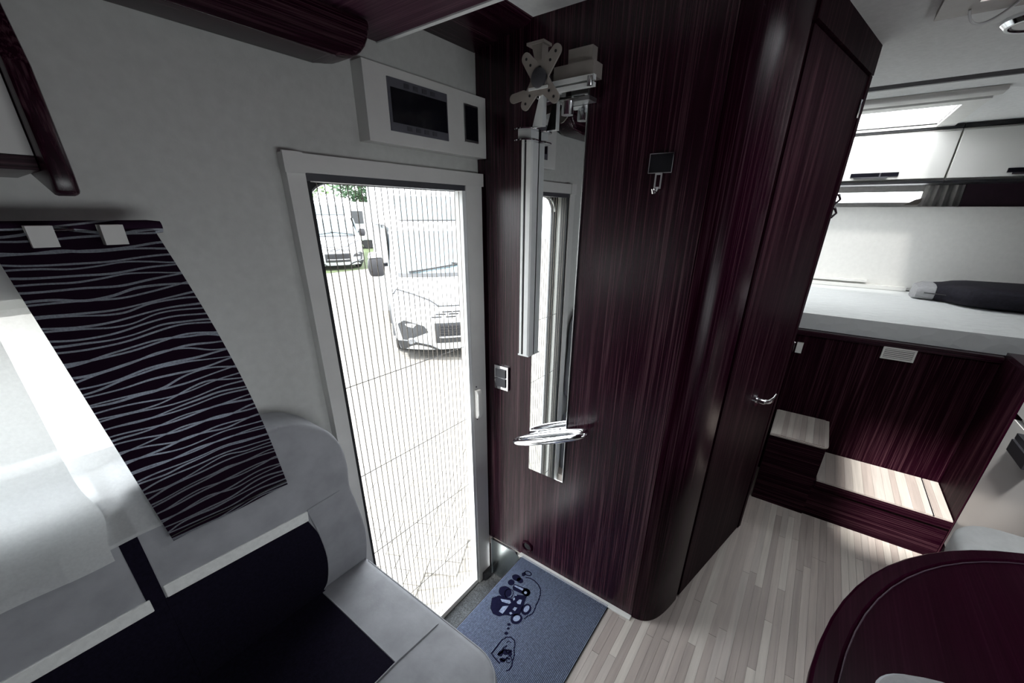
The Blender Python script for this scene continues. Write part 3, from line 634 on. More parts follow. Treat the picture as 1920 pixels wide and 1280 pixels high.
PRINT = json.loads('''[["print_line","line",0.0045,[[1.0463,0.6935],[1.055,0.676],[1.0556,0.6532],[1.0483,0.6281],[1.0349,0.6094],[1.0124,0.5959],[0.9867,0.588],[0.9618,0.5837],[0.9418,0.5776],[0.9217,0.5759],[0.9034,0.5848],[0.8857,0.589]]],["print_ring","ring",0.005,[[1.0732,0.6821],[1.07,0.6819],[1.0668,0.6831],[1.0639,0.6856],[1.0616,0.6892],[1.0601,0.6935],[1.0595,0.6981],[1.06,0.7026],[1.0614,0.7066],[1.0637,0.7096],[1.0666,0.7113],[1.0699,0.7116],[1.0731,0.7104],[1.0761,0.7079],[1.0784,0.7043],[1.0799,0.6999],[1.0804,0.6952],[1.0799,0.6907],[1.0785,0.6867],[1.0761,0.6838]]],["print_patch","fill",0,[[1.0537,0.7183],[1.0708,0.7132],[1.0609,0.7],[1.0467,0.7017],[1.0436,0.7101]]],["print_patch","fill",0,[[1.0265,0.7041],[1.0215,0.7035],[1.0167,0.7048],[1.0123,0.708],[1.0089,0.7127],[1.0067,0.7184],[1.006,0.7247],[1.0068,0.7309],[1.0091,0.7364],[1.0127,0.7407],[1.0172,0.7434],[1.0222,0.7441],[1.0271,0.7428],[1.0316,0.7396],[1.0351,0.7348],[1.0373,0.729],[1.0379,0.7226],[1.037,0.7164],[1.0346,0.7109],[1.031,0.7067]]],["print_patch","fill",0,[[0.9978,0.7161],[0.9936,0.714],[0.9891,0.7132],[0.9845,0.7138],[0.9804,0.7157],[0.9772,0.7188],[0.9751,0.7228],[0.9744,0.7273],[0.9751,0.7318],[0.9772,0.7359],[0.9805,0.7393],[0.9846,0.7415],[0.9892,0.7424],[0.9938,0.7418],[0.9979,0.7399],[1.0012,0.7367],[1.0033,0.7327],[1.004,0.7282],[1.0032,0.7236],[1.0011,0.7195]]],["print_patch","fill",0,[[1.0203,0.6886],[1.0164,0.6887],[1.0128,0.6903],[1.0099,0.6931],[1.008,0.697],[1.0072,0.7015],[1.0076,0.7062],[1.0092,0.7107],[1.0119,0.7145],[1.0153,0.7173],[1.0191,0.7187],[1.0231,0.7187],[1.0267,0.7172],[1.0296,0.7143],[1.0316,0.7104],[1.0324,0.7058],[1.0319,0.701],[1.0302,0.6965],[1.0276,0.6927],[1.0241,0.69]]],["print_patch","fill",0,[[0.9447,0.6936],[0.9368,0.6923],[0.9291,0.6938],[0.9223,0.6978],[0.9169,0.704],[0.9136,0.7118],[0.9126,0.7205],[0.9141,0.7292],[0.9179,0.7372],[0.9237,0.7436],[0.9309,0.7478],[0.9389,0.7493],[0.9469,0.748],[0.954,0.744],[0.9595,0.7376],[0.9628,0.7295],[0.9637,0.7206],[0.962,0.7117],[0.958,0.7038],[0.952,0.6975]]],["print_ring","ring",0.003,[[0.9452,0.6861],[0.9388,0.6848],[0.9326,0.6853],[0.9273,0.6875],[0.9233,0.6913],[0.921,0.6961],[0.9206,0.7017],[0.9222,0.7074],[0.9256,0.7128],[0.9305,0.7172],[0.9365,0.7203],[0.943,0.7217],[0.9493,0.7213],[0.9548,0.719],[0.9589,0.7152],[0.9613,0.7102],[0.9616,0.7045],[0.9599,0.6987],[0.9563,0.6934],[0.9513,0.689]]],["print_patch","fill",0,[[0.9889,0.6312],[0.9835,0.6314],[0.9785,0.6334],[0.9745,0.6371],[0.9717,0.6421],[0.9706,0.6479],[0.9711,0.654],[0.9733,0.6598],[0.9769,0.6647],[0.9817,0.6682],[0.9871,0.67],[0.9926,0.6699],[0.9977,0.6679],[1.0018,0.6641],[1.0046,0.659],[1.0057,0.6531],[1.0051,0.6469],[1.0028,0.6411],[0.9991,0.6363],[0.9943,0.6329]]],["print_patch","fill",0,[[0.9754,0.7107],[0.9915,0.7121],[1.0054,0.6448],[0.9941,0.6321],[0.9763,0.6324],[0.9642,0.6998]]],["print_patch","fill",0,[[0.8826,0.746],[0.9088,0.7303],[0.9302,0.6747],[0.9519,0.6805],[0.9777,0.6383],[0.957,0.6314],[0.9253,0.6215],[0.8935,0.6136],[0.8673,0.6331],[0.855,0.658],[0.836,0.6728],[0.8302,0.6982],[0.8436,0.7233]]],["light_patch","fill",0,[[0.9815,0.7074],[0.9881,0.7059],[0.9943,0.6676],[0.984,0.6654]]],["light_patch","fill",0,[[0.9884,0.6452],[0.9865,0.6443],[0.9845,0.644],[0.9825,0.6442],[0.9806,0.6451],[0.9792,0.6464],[0.9784,0.6481],[0.9781,0.65],[0.9785,0.652],[0.9794,0.6537],[0.9809,0.6551],[0.9828,0.6561],[0.9849,0.6564],[0.9869,0.6562],[0.9887,0.6553],[0.9901,0.654],[0.991,0.6522],[0.9913,0.6503],[0.9909,0.6484],[0.9899,0.6466]]],["light_patch","fill",0,[[0.8998,0.7154],[0.9175,0.6804],[0.9108,0.6704],[0.9024,0.6742],[0.8934,0.7027]]],["light_patch","fill",0,[[0.8526,0.686],[0.8781,0.6883],[0.8949,0.671],[0.876,0.6691],[0.8525,0.6684]]],["light_patch","fill",0,[[0.8914,0.6485],[0.9043,0.6481],[0.9079,0.6375],[0.8914,0.6363]]],["light_patch","fill",0,[[0.8711,0.6506],[0.8792,0.6469],[0.8776,0.6383],[0.8685,0.6413]]],["light_patch","fill",0,[[0.9277,0.6553],[0.9442,0.6523],[0.9484,0.6428],[0.9283,0.6359],[0.9229,0.6469]]],["light_patch","fill",0,[[0.9302,0.6747],[0.9395,0.6739],[0.9333,0.6669],[0.9241,0.6677]]],["light_patch","fill",0,[[0.9519,0.6805],[0.955,0.6726],[0.95,0.6715],[0.9465,0.6776]]],["print_line","line",0.002,[[0.902,0.7033],[0.8989,0.6968]]],["print_line","line",0.002,[[0.9062,0.6932],[0.9012,0.6863]]],["print_line","line",0.002,[[0.9369,0.6545],[0.9277,0.6419]]],["print_patch","fill",0,[[0.9234,0.586],[0.9156,0.5866],[0.9086,0.589],[0.9031,0.593],[0.8997,0.5981],[0.8985,0.6039],[0.8999,0.6099],[0.9035,0.6154],[0.9092,0.62],[0.9164,0.6231],[0.9244,0.6245],[0.9324,0.624],[0.9396,0.6216],[0.9453,0.6176],[0.9489,0.6123],[0.95,0.6064],[0.9485,0.6003],[0.9446,0.5947],[0.9387,0.5902],[0.9314,0.5872]]],["light_patch","fill",0,[[0.9262,0.5958],[0.9212,0.596],[0.9167,0.5972],[0.9132,0.5992],[0.911,0.6017],[0.9102,0.6046],[0.9111,0.6076],[0.9134,0.6104],[0.9171,0.6127],[0.9216,0.6143],[0.9267,0.6151],[0.9317,0.6149],[0.9363,0.6137],[0.9399,0.6118],[0.9422,0.6092],[0.9429,0.6062],[0.942,0.6032],[0.9395,0.6003],[0.9358,0.598],[0.9312,0.5965]]],["print_patch","fill",0,[[0.889,0.5993],[0.8842,0.5946],[0.8778,0.5916],[0.8705,0.5907],[0.8631,0.5919],[0.8563,0.5951],[0.8506,0.5998],[0.8466,0.6058],[0.8448,0.6124],[0.8452,0.619],[0.8479,0.625],[0.8526,0.6298],[0.8589,0.6329],[0.8661,0.634],[0.8737,0.6329],[0.8807,0.6298],[0.8866,0.6249],[0.8906,0.6188],[0.8925,0.612],[0.8919,0.6053]]],["light_patch","fill",0,[[0.8837,0.6063],[0.8812,0.6036],[0.8777,0.6019],[0.8734,0.6012],[0.8689,0.6017],[0.8645,0.6033],[0.8607,0.6059],[0.8578,0.6092],[0.8561,0.6128],[0.8558,0.6165],[0.8569,0.6199],[0.8593,0.6226],[0.8628,0.6244],[0.8671,0.6251],[0.8716,0.6246],[0.8761,0.623],[0.8799,0.6205],[0.8829,0.6172],[0.8846,0.6135],[0.8848,0.6097]]],["print_line","line",0.002,[[0.8704,0.6199],[0.8662,0.6083]]],["print_line","line",0.002,[[0.9276,0.6111],[0.9205,0.5989]]],["print_patch","fill",0,[[0.8372,0.6164],[0.8356,0.6157],[0.8337,0.6155],[0.8318,0.616],[0.83,0.617],[0.8286,0.6186],[0.8275,0.6204],[0.827,0.6224],[0.8271,0.6244],[0.8277,0.6261],[0.8289,0.6274],[0.8305,0.6282],[0.8324,0.6284],[0.8343,0.6279],[0.8361,0.6269],[0.8376,0.6253],[0.8386,0.6235],[0.8391,0.6215],[0.839,0.6195],[0.8383,0.6178]]],["print_patch","fill",0,[[0.8219,0.6102],[0.8206,0.6096],[0.8191,0.6094],[0.8175,0.6097],[0.8161,0.6105],[0.8149,0.6116],[0.8141,0.6131],[0.8138,0.6147],[0.8139,0.6162],[0.8145,0.6176],[0.8155,0.6187],[0.8169,0.6194],[0.8184,0.6196],[0.8199,0.6193],[0.8213,0.6185],[0.8225,0.6173],[0.8233,0.6159],[0.8236,0.6143],[0.8235,0.6127],[0.8229,0.6113]]],["print_patch","fill",0,[[0.8038,0.6032],[0.802,0.6023],[0.8,0.6021],[0.7979,0.6026],[0.796,0.6038],[0.7944,0.6054],[0.7933,0.6075],[0.7927,0.6096],[0.7928,0.6118],[0.7935,0.6137],[0.7948,0.6151],[0.7965,0.616],[0.7986,0.6162],[0.8006,0.6157],[0.8026,0.6146],[0.8042,0.6129],[0.8054,0.6109],[0.8059,0.6087],[0.8058,0.6065],[0.8051,0.6046]]],["print_line","line",0.0045,[[0.7488,0.6064],[0.767,0.6067],[0.7879,0.5995],[0.7978,0.5862],[0.7956,0.5685],[0.7833,0.5572],[0.768,0.5505],[0.7534,0.5376],[0.7325,0.531],[0.7176,0.5229],[0.7012,0.5228],[0.6929,0.5285]]],["print_line","line",0.0045,[[0.7488,0.6064],[0.7271,0.6052],[0.7086,0.6063],[0.7044,0.5915],[0.7016,0.578],[0.6997,0.5608]]],["print_line","line",0.005,[[0.7369,0.5832],[0.7522,0.5837],[0.7644,0.5794]]],["print_line","line",0.007,[[0.7173,0.5859],[0.7327,0.5799],[0.7465,0.5793],[0.753,0.5617],[0.7594,0.5531]]],["print_line","line",0.006,[[0.7127,0.5688],[0.7147,0.5548],[0.7281,0.554],[0.7327,0.5421]]],["print_patch","fill",0,[[0.7417,0.5579],[0.7392,0.5582],[0.7369,0.5597],[0.7349,0.5621],[0.7334,0.5653],[0.7325,0.569],[0.7324,0.5727],[0.733,0.5762],[0.7344,0.5791],[0.7363,0.5811],[0.7386,0.582],[0.7411,0.5818],[0.7435,0.5803],[0.7455,0.5778],[0.747,0.5746],[0.7479,0.5709],[0.748,0.5671],[0.7473,0.5636],[0.7459,0.5607],[0.744,0.5588]]],["print_patch","fill",0,[[0.7206,0.5527],[0.7182,0.5515],[0.7155,0.5514],[0.7127,0.5521],[0.7101,0.5538],[0.7078,0.5561],[0.7062,0.5589],[0.7053,0.562],[0.7054,0.565],[0.7063,0.5676],[0.7079,0.5695],[0.7102,0.5707],[0.7129,0.5709],[0.7158,0.5702],[0.7185,0.5685],[0.7208,0.5662],[0.7224,0.5633],[0.7232,0.5602],[0.7232,0.5572],[0.7223,0.5546]]],["print_patch","fill",0,[[0.7305,0.5717],[0.7273,0.5712],[0.7241,0.5716],[0.7213,0.5729],[0.7192,0.5749],[0.7178,0.5775],[0.7175,0.5803],[0.7181,0.5833],[0.7197,0.5859],[0.7221,0.5881],[0.725,0.5895],[0.7282,0.5901],[0.7314,0.5897],[0.7343,0.5885],[0.7365,0.5864],[0.7378,0.5838],[0.7382,0.5809],[0.7375,0.5779],[0.7359,0.5753],[0.7335,0.5731]]],["print_patch","fill",0,[[0.7509,0.5468],[0.7484,0.5454],[0.7458,0.5447],[0.7432,0.5447],[0.741,0.5455],[0.7394,0.547],[0.7384,0.549],[0.7383,0.5514],[0.7389,0.5539],[0.7403,0.5562],[0.7424,0.5582],[0.7448,0.5596],[0.7475,0.5603],[0.75,0.5603],[0.7523,0.5595],[0.754,0.558],[0.7549,0.5559],[0.7551,0.5535],[0.7544,0.5511],[0.7529,0.5487]]],["print_ring","ring",0.003,[[0.7547,0.5563],[0.7531,0.5555],[0.7513,0.5554],[0.7493,0.5559],[0.7475,0.557],[0.7459,0.5586],[0.7448,0.5606],[0.7443,0.5626],[0.7443,0.5647],[0.745,0.5664],[0.7462,0.5678],[0.7478,0.5686],[0.7497,0.5687],[0.7516,0.5682],[0.7535,0.5671],[0.755,0.5655],[0.7561,0.5635],[0.7567,0.5614],[0.7566,0.5594],[0.7559,0.5576]]],["print_ring","ring",0.003,[[0.7318,0.5358],[0.7282,0.5352],[0.7248,0.5355],[0.7218,0.5365],[0.7195,0.5383],[0.7182,0.5406],[0.7179,0.5432],[0.7188,0.5459],[0.7207,0.5484],[0.7234,0.5505],[0.7268,0.5519],[0.7304,0.5526],[0.7338,0.5523],[0.7369,0.5513],[0.7392,0.5495],[0.7405,0.5472],[0.7407,0.5445],[0.7398,0.5418],[0.7379,0.5393],[0.7351,0.5372]]],["print_line","line",0.003,[[0.7695,0.5879],[0.782,0.5835],[0.7805,0.5732]]]]''')
for name, kind, wd, pts in PRINT:
    bm = new()
    if kind == 'fill': fill(bm, pts)
    else: stroke(bm, pts, wd, kind == 'ring')
    bmesh.ops.recalc_face_normals(bm, faces=bm.faces[:])
    for f_ in bm.faces:
        if f_.normal.z < 0: f_.normal_flip()
    obj(name, bm, 'mat_blue' if name == 'light_patch' else 'mat_ink', mt)
    if name == 'light_patch':
        COL.objects[-1].location.z += .0004

# ================================================================== REAR: STEPS, BED, LOCKERS
def planked(part, x0, x1, y0, y1, z):
    y = y0
    while y < y1-.004:
        wd = min(random.choice((.024, .032, .04)), y1-y)
        o = obj('plank', box(new(), x0, x1, y, y+wd-.0006, z-.003, z), random.choice(PL)); o.parent = part
        y += wd
st1 = thing('bed_step', 'low wide step with pale striped tread in front of the bed', 'step', (2.43, -.5, 0))
obj('body', rbox(2.262, 2.60, -.743, -.005, 0, .212, .003, 1), 'wood_matt_y', st1)
obj('front_lip', rbox(2.252, 2.264, -.743, -.252, .175, .212, .003, 1), 'wood_matt_y', st1)
tr1 = obj('tread', box(new(), 2.256, 2.60, -.741, -.25, .2125, .217), 'plank_0', st1)
planked(tr1, 2.257, 2.598, -.676, -.251, .220); planked(tr1, 2.257, 2.598, -.740, -.682, .220)
obj('joint', box(new(), 2.254, 2.599, -.6815, -.6765, .2171, .219), 'black', st1)
st2 = thing('bed_step', 'taller small step beside the bathroom door', 'step', (2.4, -.12, 0))
obj('body', rbox(2.262, 2.597, -.245, -.006, .2215, .398, .004, 1), 'wood_matt_y', st2)
obj('front', box(new(), 2.255, 2.261, -.24, -.006, 0, .398), 'wood_matt_y', st2)
o2 = [(2.598, -.006), (2.250, -.006)]+[(2.25, -.215)]+arc(2.28, -.222, .03, PI, 1.5*PI, 6)+[(2.598, -.252)]
tr2 = obj('tread', prism(new(), o2, 2, .398, .405), 'plank_4', st2)
planked(tr2, 2.258, 2.597, -.235, -.008, .408)
bed = thing('rear_bed', 'raised rear bed with dark wood front and white quilted mattress', 'bed', (3.2, 0, 0))
obj('front_panel', box(new(), 2.602, 2.63, -.745, .99, 0, .855), 'wood_matt', bed)
obj('top_rail', rbox(2.590, 2.634, -.745, .99, .858, .884, .004, 1), 'wood_y', bed)
obj('slat_base', box(new(), 2.636, 3.98, -1.18, .99, .82, .878), 'wood_y', bed)
obj('mattress', rbox(2.628, 3.86, -1.15, .97, .886, .968, .03, 4), 'quilt', bed, True, 'white quilted mattress')
vg = obj('vent_grille', slab(new(), 0, 2.588, 2.602, -.474, -.352, .800, .860, [(-.466, -.360, .807, .853)]), 'white_matt', bed, label='white louvred vent')
sub('back', box(new(), 2.598, 2.6015, -.466, -.360, .807, .853), 'grey_dark', vg)
for k in range(5):
    z = .810+k*.0088
    sub('slat', box(new(), 2.589, 2.596, -.465, -.361, z, z+.0052), 'white_gloss', vg)
hbd = thing('headboard', 'tall white padded headboard panel behind the bed', 'headboard', (3.9, 0, .97))
obj('panel', rbox(3.872, 3.90, -1.19, .99, .972, 1.500, .008, 2), 'white_matt', hbd)
obj('ledge', rbox(3.83, 3.872, -.52, .99, .970, .995, .004, 1), 'white_gloss', hbd)
obj('ledge_rail', rbox(3.84, 3.872, -.30, .99, 1.008, 1.022, .003, 1), 'white_gloss', hbd)
w6 = thing('window_6', 'narrow rear window slot above the headboard', None, (3.98, 0, 1.53), kind='structure')
obj('frame', slab(new(), 0, 3.965, 4.0, -.50, .50, 1.495, 1.64, [(-.44, .44, 1.53, 1.595)]), 'curtain_grey', w6)
obj('pane', box(new(), 4.01, 4.014, -.45, .45, 1.53, 1.60), 'pane', w6)
obj('stay_arm', prism(new(), [(-.43, 1.515), (-.36, 1.512), (-.41, 1.545), (-.46, 1.56)], 0, 3.93, 3.945), 'bracket_beige', w6)
rc = thing('bed_curtain', 'gathered grey curtain in the rear window corner', 'curtain', (3.93, -.53, 1.5))
obj('cloth', thicken(sheet(new(), lambda u, v: (3.93+.012*math.sin(u*26), -.62+.18*u+.012*(1-v)*(u-.5), 1.503+.125*v), 40, 4), .002), 'curtain_grey', rc, True)
dp = tag(obj('pelmet_panel', rbox(3.915, 3.96, -1.19, -.625, 1.503, 1.63, .004, 1), 'wood_purple'), 'dark purple panel right of the rear curtain', 'panel')
for (ya, yb, lab) in ((-.482, .99, 'white rear locker with long chrome handle above the bed'), (-1.19, -.486, 'white rear locker at the right edge above the bed')):
    L_ = thing('rear_locker', lab, 'locker', (3.85, (ya+yb)/2, 1.63), 'lockers over the bed')
    obj('body', box(new(), 3.722, 3.998, ya, yb, 1.645, 1.915), 'white_matt', L_)
    dr_ = obj('door', bevel(prism(new(), [(3.700, 1.655), (3.694, 1.78), (3.702, 1.905), (3.722, 1.905), (3.722, 1.655)], 1, ya+.002, yb-.002), .003, 1), 'white_gloss', L_, True)
    hy = (-.265, -.028) if yb > 0 else (-.95, -.725)
    sub('handle_recess', box(new(), 3.690, 3.70, hy[0], hy[1], 1.674, 1.697), 'black_gloss', dr_)
    sub('handle_bar', rbox(3.683, 3.692, hy[0]+.05, hy[1]-.02, 1.664, 1.674, .003, 1), 'chrome', dr_)
    sub('handle_clip', box(new(), 3.687, 3.690, hy[0]+.085, hy[0]+.093, 1.674, 1.697), 'chrome', dr_)
    obj('top_shadow_gap', box(new(), 3.705, 3.998, ya, yb, 1.917, 1.938), 'black', L_)
    obj('under_rail', rbox(3.696, 3.998, ya, yb, 1.630, 1.643, .003, 1), 'black', L_)
bg_ = thing('travel_bag', 'soft black travel bag with sunlit end painted grey lying on the mattress', 'bag', (3.45, -.8, .97))
def bagloft(sections):
    bm = new(); rings = []
    for (c, hw, h, sk) in sections:
        ring = []
        for k in range(20):
            a = 2*PI*k/20; ca, sa = math.cos(a), math.sin(a)
            px = math.copysign(abs(ca)**.55, ca)*hw; pz = math.copysign(abs(sa)**.55, sa)*h/2
            ring.append(bm.verts.new((c[0]+px, c[1], c[2]+h/2+pz)))
        rings.append(ring)
    for A, B in zip(rings, rings[1:]):
        for k in range(20): bm.faces.new((A[k], A[(k+1) % 20], B[(k+1) % 20], B[k]))
    bm.faces.new(rings[0]); bm.faces.new(rings[-1][::-1]); bmesh.ops.recalc_face_normals(bm, faces=bm.faces[:]); return bm
Z0 = .968
obj('body', bagloft([((3.61, -.60, Z0), .12, .08, 0), ((3.61, -.615, Z0), .135, .095, 0), ((3.60, -.65, Z0), .145, .10, 0), ((3.56, -.70, Z0), .215, .112, 0), ((3.54, -.76, Z0), .25, .118, 0), ((3.53, -1.05, Z0), .275, .12, 0), ((3.53, -1.13, Z0), .25, .10, 0), ((3.53, -1.145, Z0), .2, .06, 0)]), 'bag_black', bg_, True)
obj('sunlit_end', bagloft([((3.62, -.520, Z0), .07, .04, 0), ((3.62, -.528, Z0), .105, .078, 0), ((3.62, -.56, Z0), .122, .093, 0), ((3.612, -.605, Z0), .134, .095, 0), ((3.61, -.612, Z0), .12, .085, 0)]), 'bag_sunlit', bg_, True, 'bag end with sunlight painted in as grey')  # grey stands for sun falling on this end of the black bag
obj('zip', tube(new(), [(3.497, -.56, 1.014), (3.478, -.60, 1.014), (3.455, -.65, 1.014)], .003, 6), 'black', bg_, True)
tag(obj('wall_light_switch', rbox(2.592, 2.602, -.036, -.008, .757, .815, .003, 1), 'white_gloss'), 'small white switch on the bed front by the bathroom', 'switch')
# cabinet right of the steps, kitchen front, seat
cb = thing('side_cabinet', 'dark wood cabinet closing the right end of the steps', 'cabinet', (2.43, -1, 0))
obj('side_panel', box(new(), 2.262, 2.60, -.770, -.745, 0, .885), 'wood_matt', cb)
obj('body', box(new(), 2.275, 2.599, -1.195, -.771, 0, .88), 'wood_matt', cb)
obj('top', rbox(2.262, 2.60, -1.195, -.747, .886, .905, .004, 1), 'wood_y', cb)
kc = thing('kitchen_cabinet', 'glossy white kitchen cabinet beside the steps', 'cabinet', (2.0, -1, 0))
obj('body', box(new(), 1.80, 2.255, -1.195, -.768, .0, .90), 'white_matt', kc)
kd = obj('door', rbox(1.802, 2.253, -.767, -.748, .10, .728, .004, 1), 'kitchen_grey', kc)
sub('handle', rbox(1.95, 2.11, -.747, -.72, .655, .70, .012, 3), 'black', kd, True)
sub('handle', rbox(1.94, 2.12, -.747, -.728, .70, .722, .006, 2), 'black', kd, True)
obj('drawer', rbox(1.802, 2.253, -.767, -.748, .752, .895, .004, 1), 'kitchen_grey', kc)
obj('plinth', box(new(), 1.802, 2.253, -.762, -.752, .0, .095), 'black', kc)
obj('worktop', rbox(1.79, 2.258, -1.195, -.742, .902, .93, .005, 1), 'grey_dark', kc)
ds = thing('dinette_seat', 'pale grey rounded seat cushion behind the round table', 'seat', (1.5, -.85, 0))
so_ = [(1.27, -1.18), (1.77, -1.18)]+arc(1.77-.12, -.56-.12, .12, 0, PI/2, 8)+[(1.27, -.56)]
obj('cushion', bevel(prism(new(), so_, 2, .40, .515), .03, 4, .9), 'seat_pale', ds, True)
obj('base', prism(new(), [(1.30, -1.18), (1.74, -1.18), (1.74, -.62), (1.30, -.62)], 2, 0, .40), 'wood_x', ds)
# table
tbm = thing('oval_table', 'dark glossy wooden oval table with raised rim in the foreground', 'table', (.53, -.72, 0))
TC, TA, TB, TZ = (.527, -.719), .757, .575, .75
def ell(a, b, n=72):
    return [(TC[0]+a*math.cos(2*PI*k/n), max(-1.17, TC[1]+b*math.sin(2*PI*k/n))) for k in range(n)]
def rings_mesh(rs):
    bm = new(); R = [[bm.verts.new((*p, z)) for p in ell(a, b)] for a, b, z in rs]
    for A, B in zip(R, R[1:]):
        for k in range(72): bm.faces.new((A[k], A[(k+1) % 72], B[(k+1) % 72], B[k]))
    return bm, R
bm, R = rings_mesh([(TA-.03, TB-.03, TZ-.035), (TA-.004, TB-.004, TZ-.033), (TA, TB, TZ-.026), (TA, TB, TZ-.006), (TA-.005, TB-.005, TZ), (TA-.030, TB-.030, TZ+.001), (TA-.036, TB-.036, TZ-.004)])
obj('rim', bm, 'wood_gloss', tbm, True)
bm, R = rings_mesh([(TA-.03, TB-.03, TZ-.034), (TA-.0355, TB-.0355, TZ-.004)]); bm.faces.new(R[0][::-1]); bm.faces.new(R[-1])
obj('top', bm, 'wood_gloss', tbm)
obj('rim_line', tube(new(), [(*p, TZ-.002) for p in ell(TA-.037, TB-.037)], .0014, 6, True), 'wood_purple', tbm, True)
obj('pedestal', lathe(new(), [(.22, 0), (.22, .02), (.05, .05), (.04, .3), (.04, .68), (.12, .715)], (.53, -.72, 0), 2, 32), 'alu', tbm, True)
cu = thing('cushion', 'small grey cushion lying on the dark table', 'cushion', (.71, -.36, TZ))
bm = new(); bmesh.ops.create_uvsphere(bm, u_segments=32, v_segments=16, radius=1)
for v in bm.verts:
    sq = lambda c, p: math.copysign(abs(c)**p, c)
    x, y, z = sq(v.co.x, .75)*.085, sq(v.co.y, .75)*.085, v.co.z*.03
    v.co = (.626+x*.9-y*.4, -.316+y*.9+x*.4, TZ+.028+z)
obj('cover', bm, 'cushion_grey', cu, True)
obj('piping', tube(new(), [(.626+a*.9-b*.4, -.316+b*.9+a*.4, TZ+.028) for a, b in [(.085*math.copysign(abs(math.cos(t))**.75, math.cos(t)), .085*math.copysign(abs(math.sin(t))**.75, math.sin(t))) for t in [2*PI*k/40 for k in range(40)]]], .003, 6, True), 'suede_grey', cu, True)
# ================================================================== OUTSIDE
GZ = -.65
struct('ground', slab(new(), 2, GZ-.08, GZ-.012, -30, 60, 1.3, 70, []), 'paving_far', 'pale paved yard outside the entrance')
GROUND = bpy.data.objects['ground']
# herringbone stones nearest to the doorway
hb_me = []
for m_ in ('paver_grey', 'paver_warm'):
    bm = rbox(-.1, .1, -.05, .05, -.06, 0, .006, 1); me = bpy.data.meshes.new('paver'); bm.to_mesh(me); bm.free()
    me.materials.append(MATS[m_]); hb_me.append(me)
def pavers():
    L_, W_ = .206, .103; ca, sa = math.cos(.5), math.sin(.5); got = []
    for i in range(-60, 60):
        for j in range(-60, 60):
            # herringbone cell: one stone along, one across
            bx_, by_ = (i+2*j)*W_*1.0, (i-2*j)*W_*1.0
            for (ox, oy, rt) in ((0, 0, 0), (1.5*W_, -.5*W_, PI/2)):
                px, py = bx_+ox, by_+oy
                X, Y = 2.2+px*ca-py*sa, 3.1+px*sa+py*ca
                if Y < 1.45: continue
                d_ = abs(X/Y-.78)
                if d_ < .30 and Y < 6: got.append((Y*Y+X*X, X, Y, rt+.5))
    got.sort()
    for k, (_, X, Y, rt) in enumerate(got[:300]):
        o = bpy.data.objects.new('paver', hb_me[k % 7 in (1, 4)]); COL.objects.link(o)
        o.location = (X, Y, GZ+random.uniform(-.001, .001)); o.rotation_euler.z = rt; o.parent = GROUND
pavers()
# motorhomes
PROF = [(.84, .18, .95, .22), (.95, .36, 1.0, .24), (.985, .60, 1.02, .25), (.95, .84, 1.02, .25), (.82, 1.00, 1.01, .23), (.44, 1.20, .99, .18),
        (-.02, 1.55, .93, .15), (-.40, 1.86, .89, .12), (-.46, 1.91, .96, .13), (-.60, 2.10, 1.0, .16), (-.95, 2.38, 1.06, .16), (-1.45, 2.58, 1.12, .05)]
def skin(s, t, off=0):
    i = min(int(s), len(PROF)-2); k = s-i; a, b = PROF[i], PROF[i+1]
    y, z, hw, c = [p+(q-p)*k for p, q in zip(a, b)]
    tn = Vector((0, b[0]-a[0], b[1]-a[1])).normalized(); nrm = Vector((0, tn.z, -tn.y))
    return Vector((hw*t, y-c*abs(t)**2.6*1.25, z))+nrm*off
def patch(pts, off=.012, th=.01):
    bm = new(); f_ = bm.faces.new([bm.verts.new(skin(s, t, off)) for s, t in pts])
    bmesh.ops.triangulate(bm, faces=[f_]); return bm
def gridpatch(s0, s1, t0, t1, off, ns=8, nt_=14):
    return sheet(new(), lambda u, v: skin(s0+(s1-s0)*u, t0+(t1-t0)*v, off), ns, nt_)
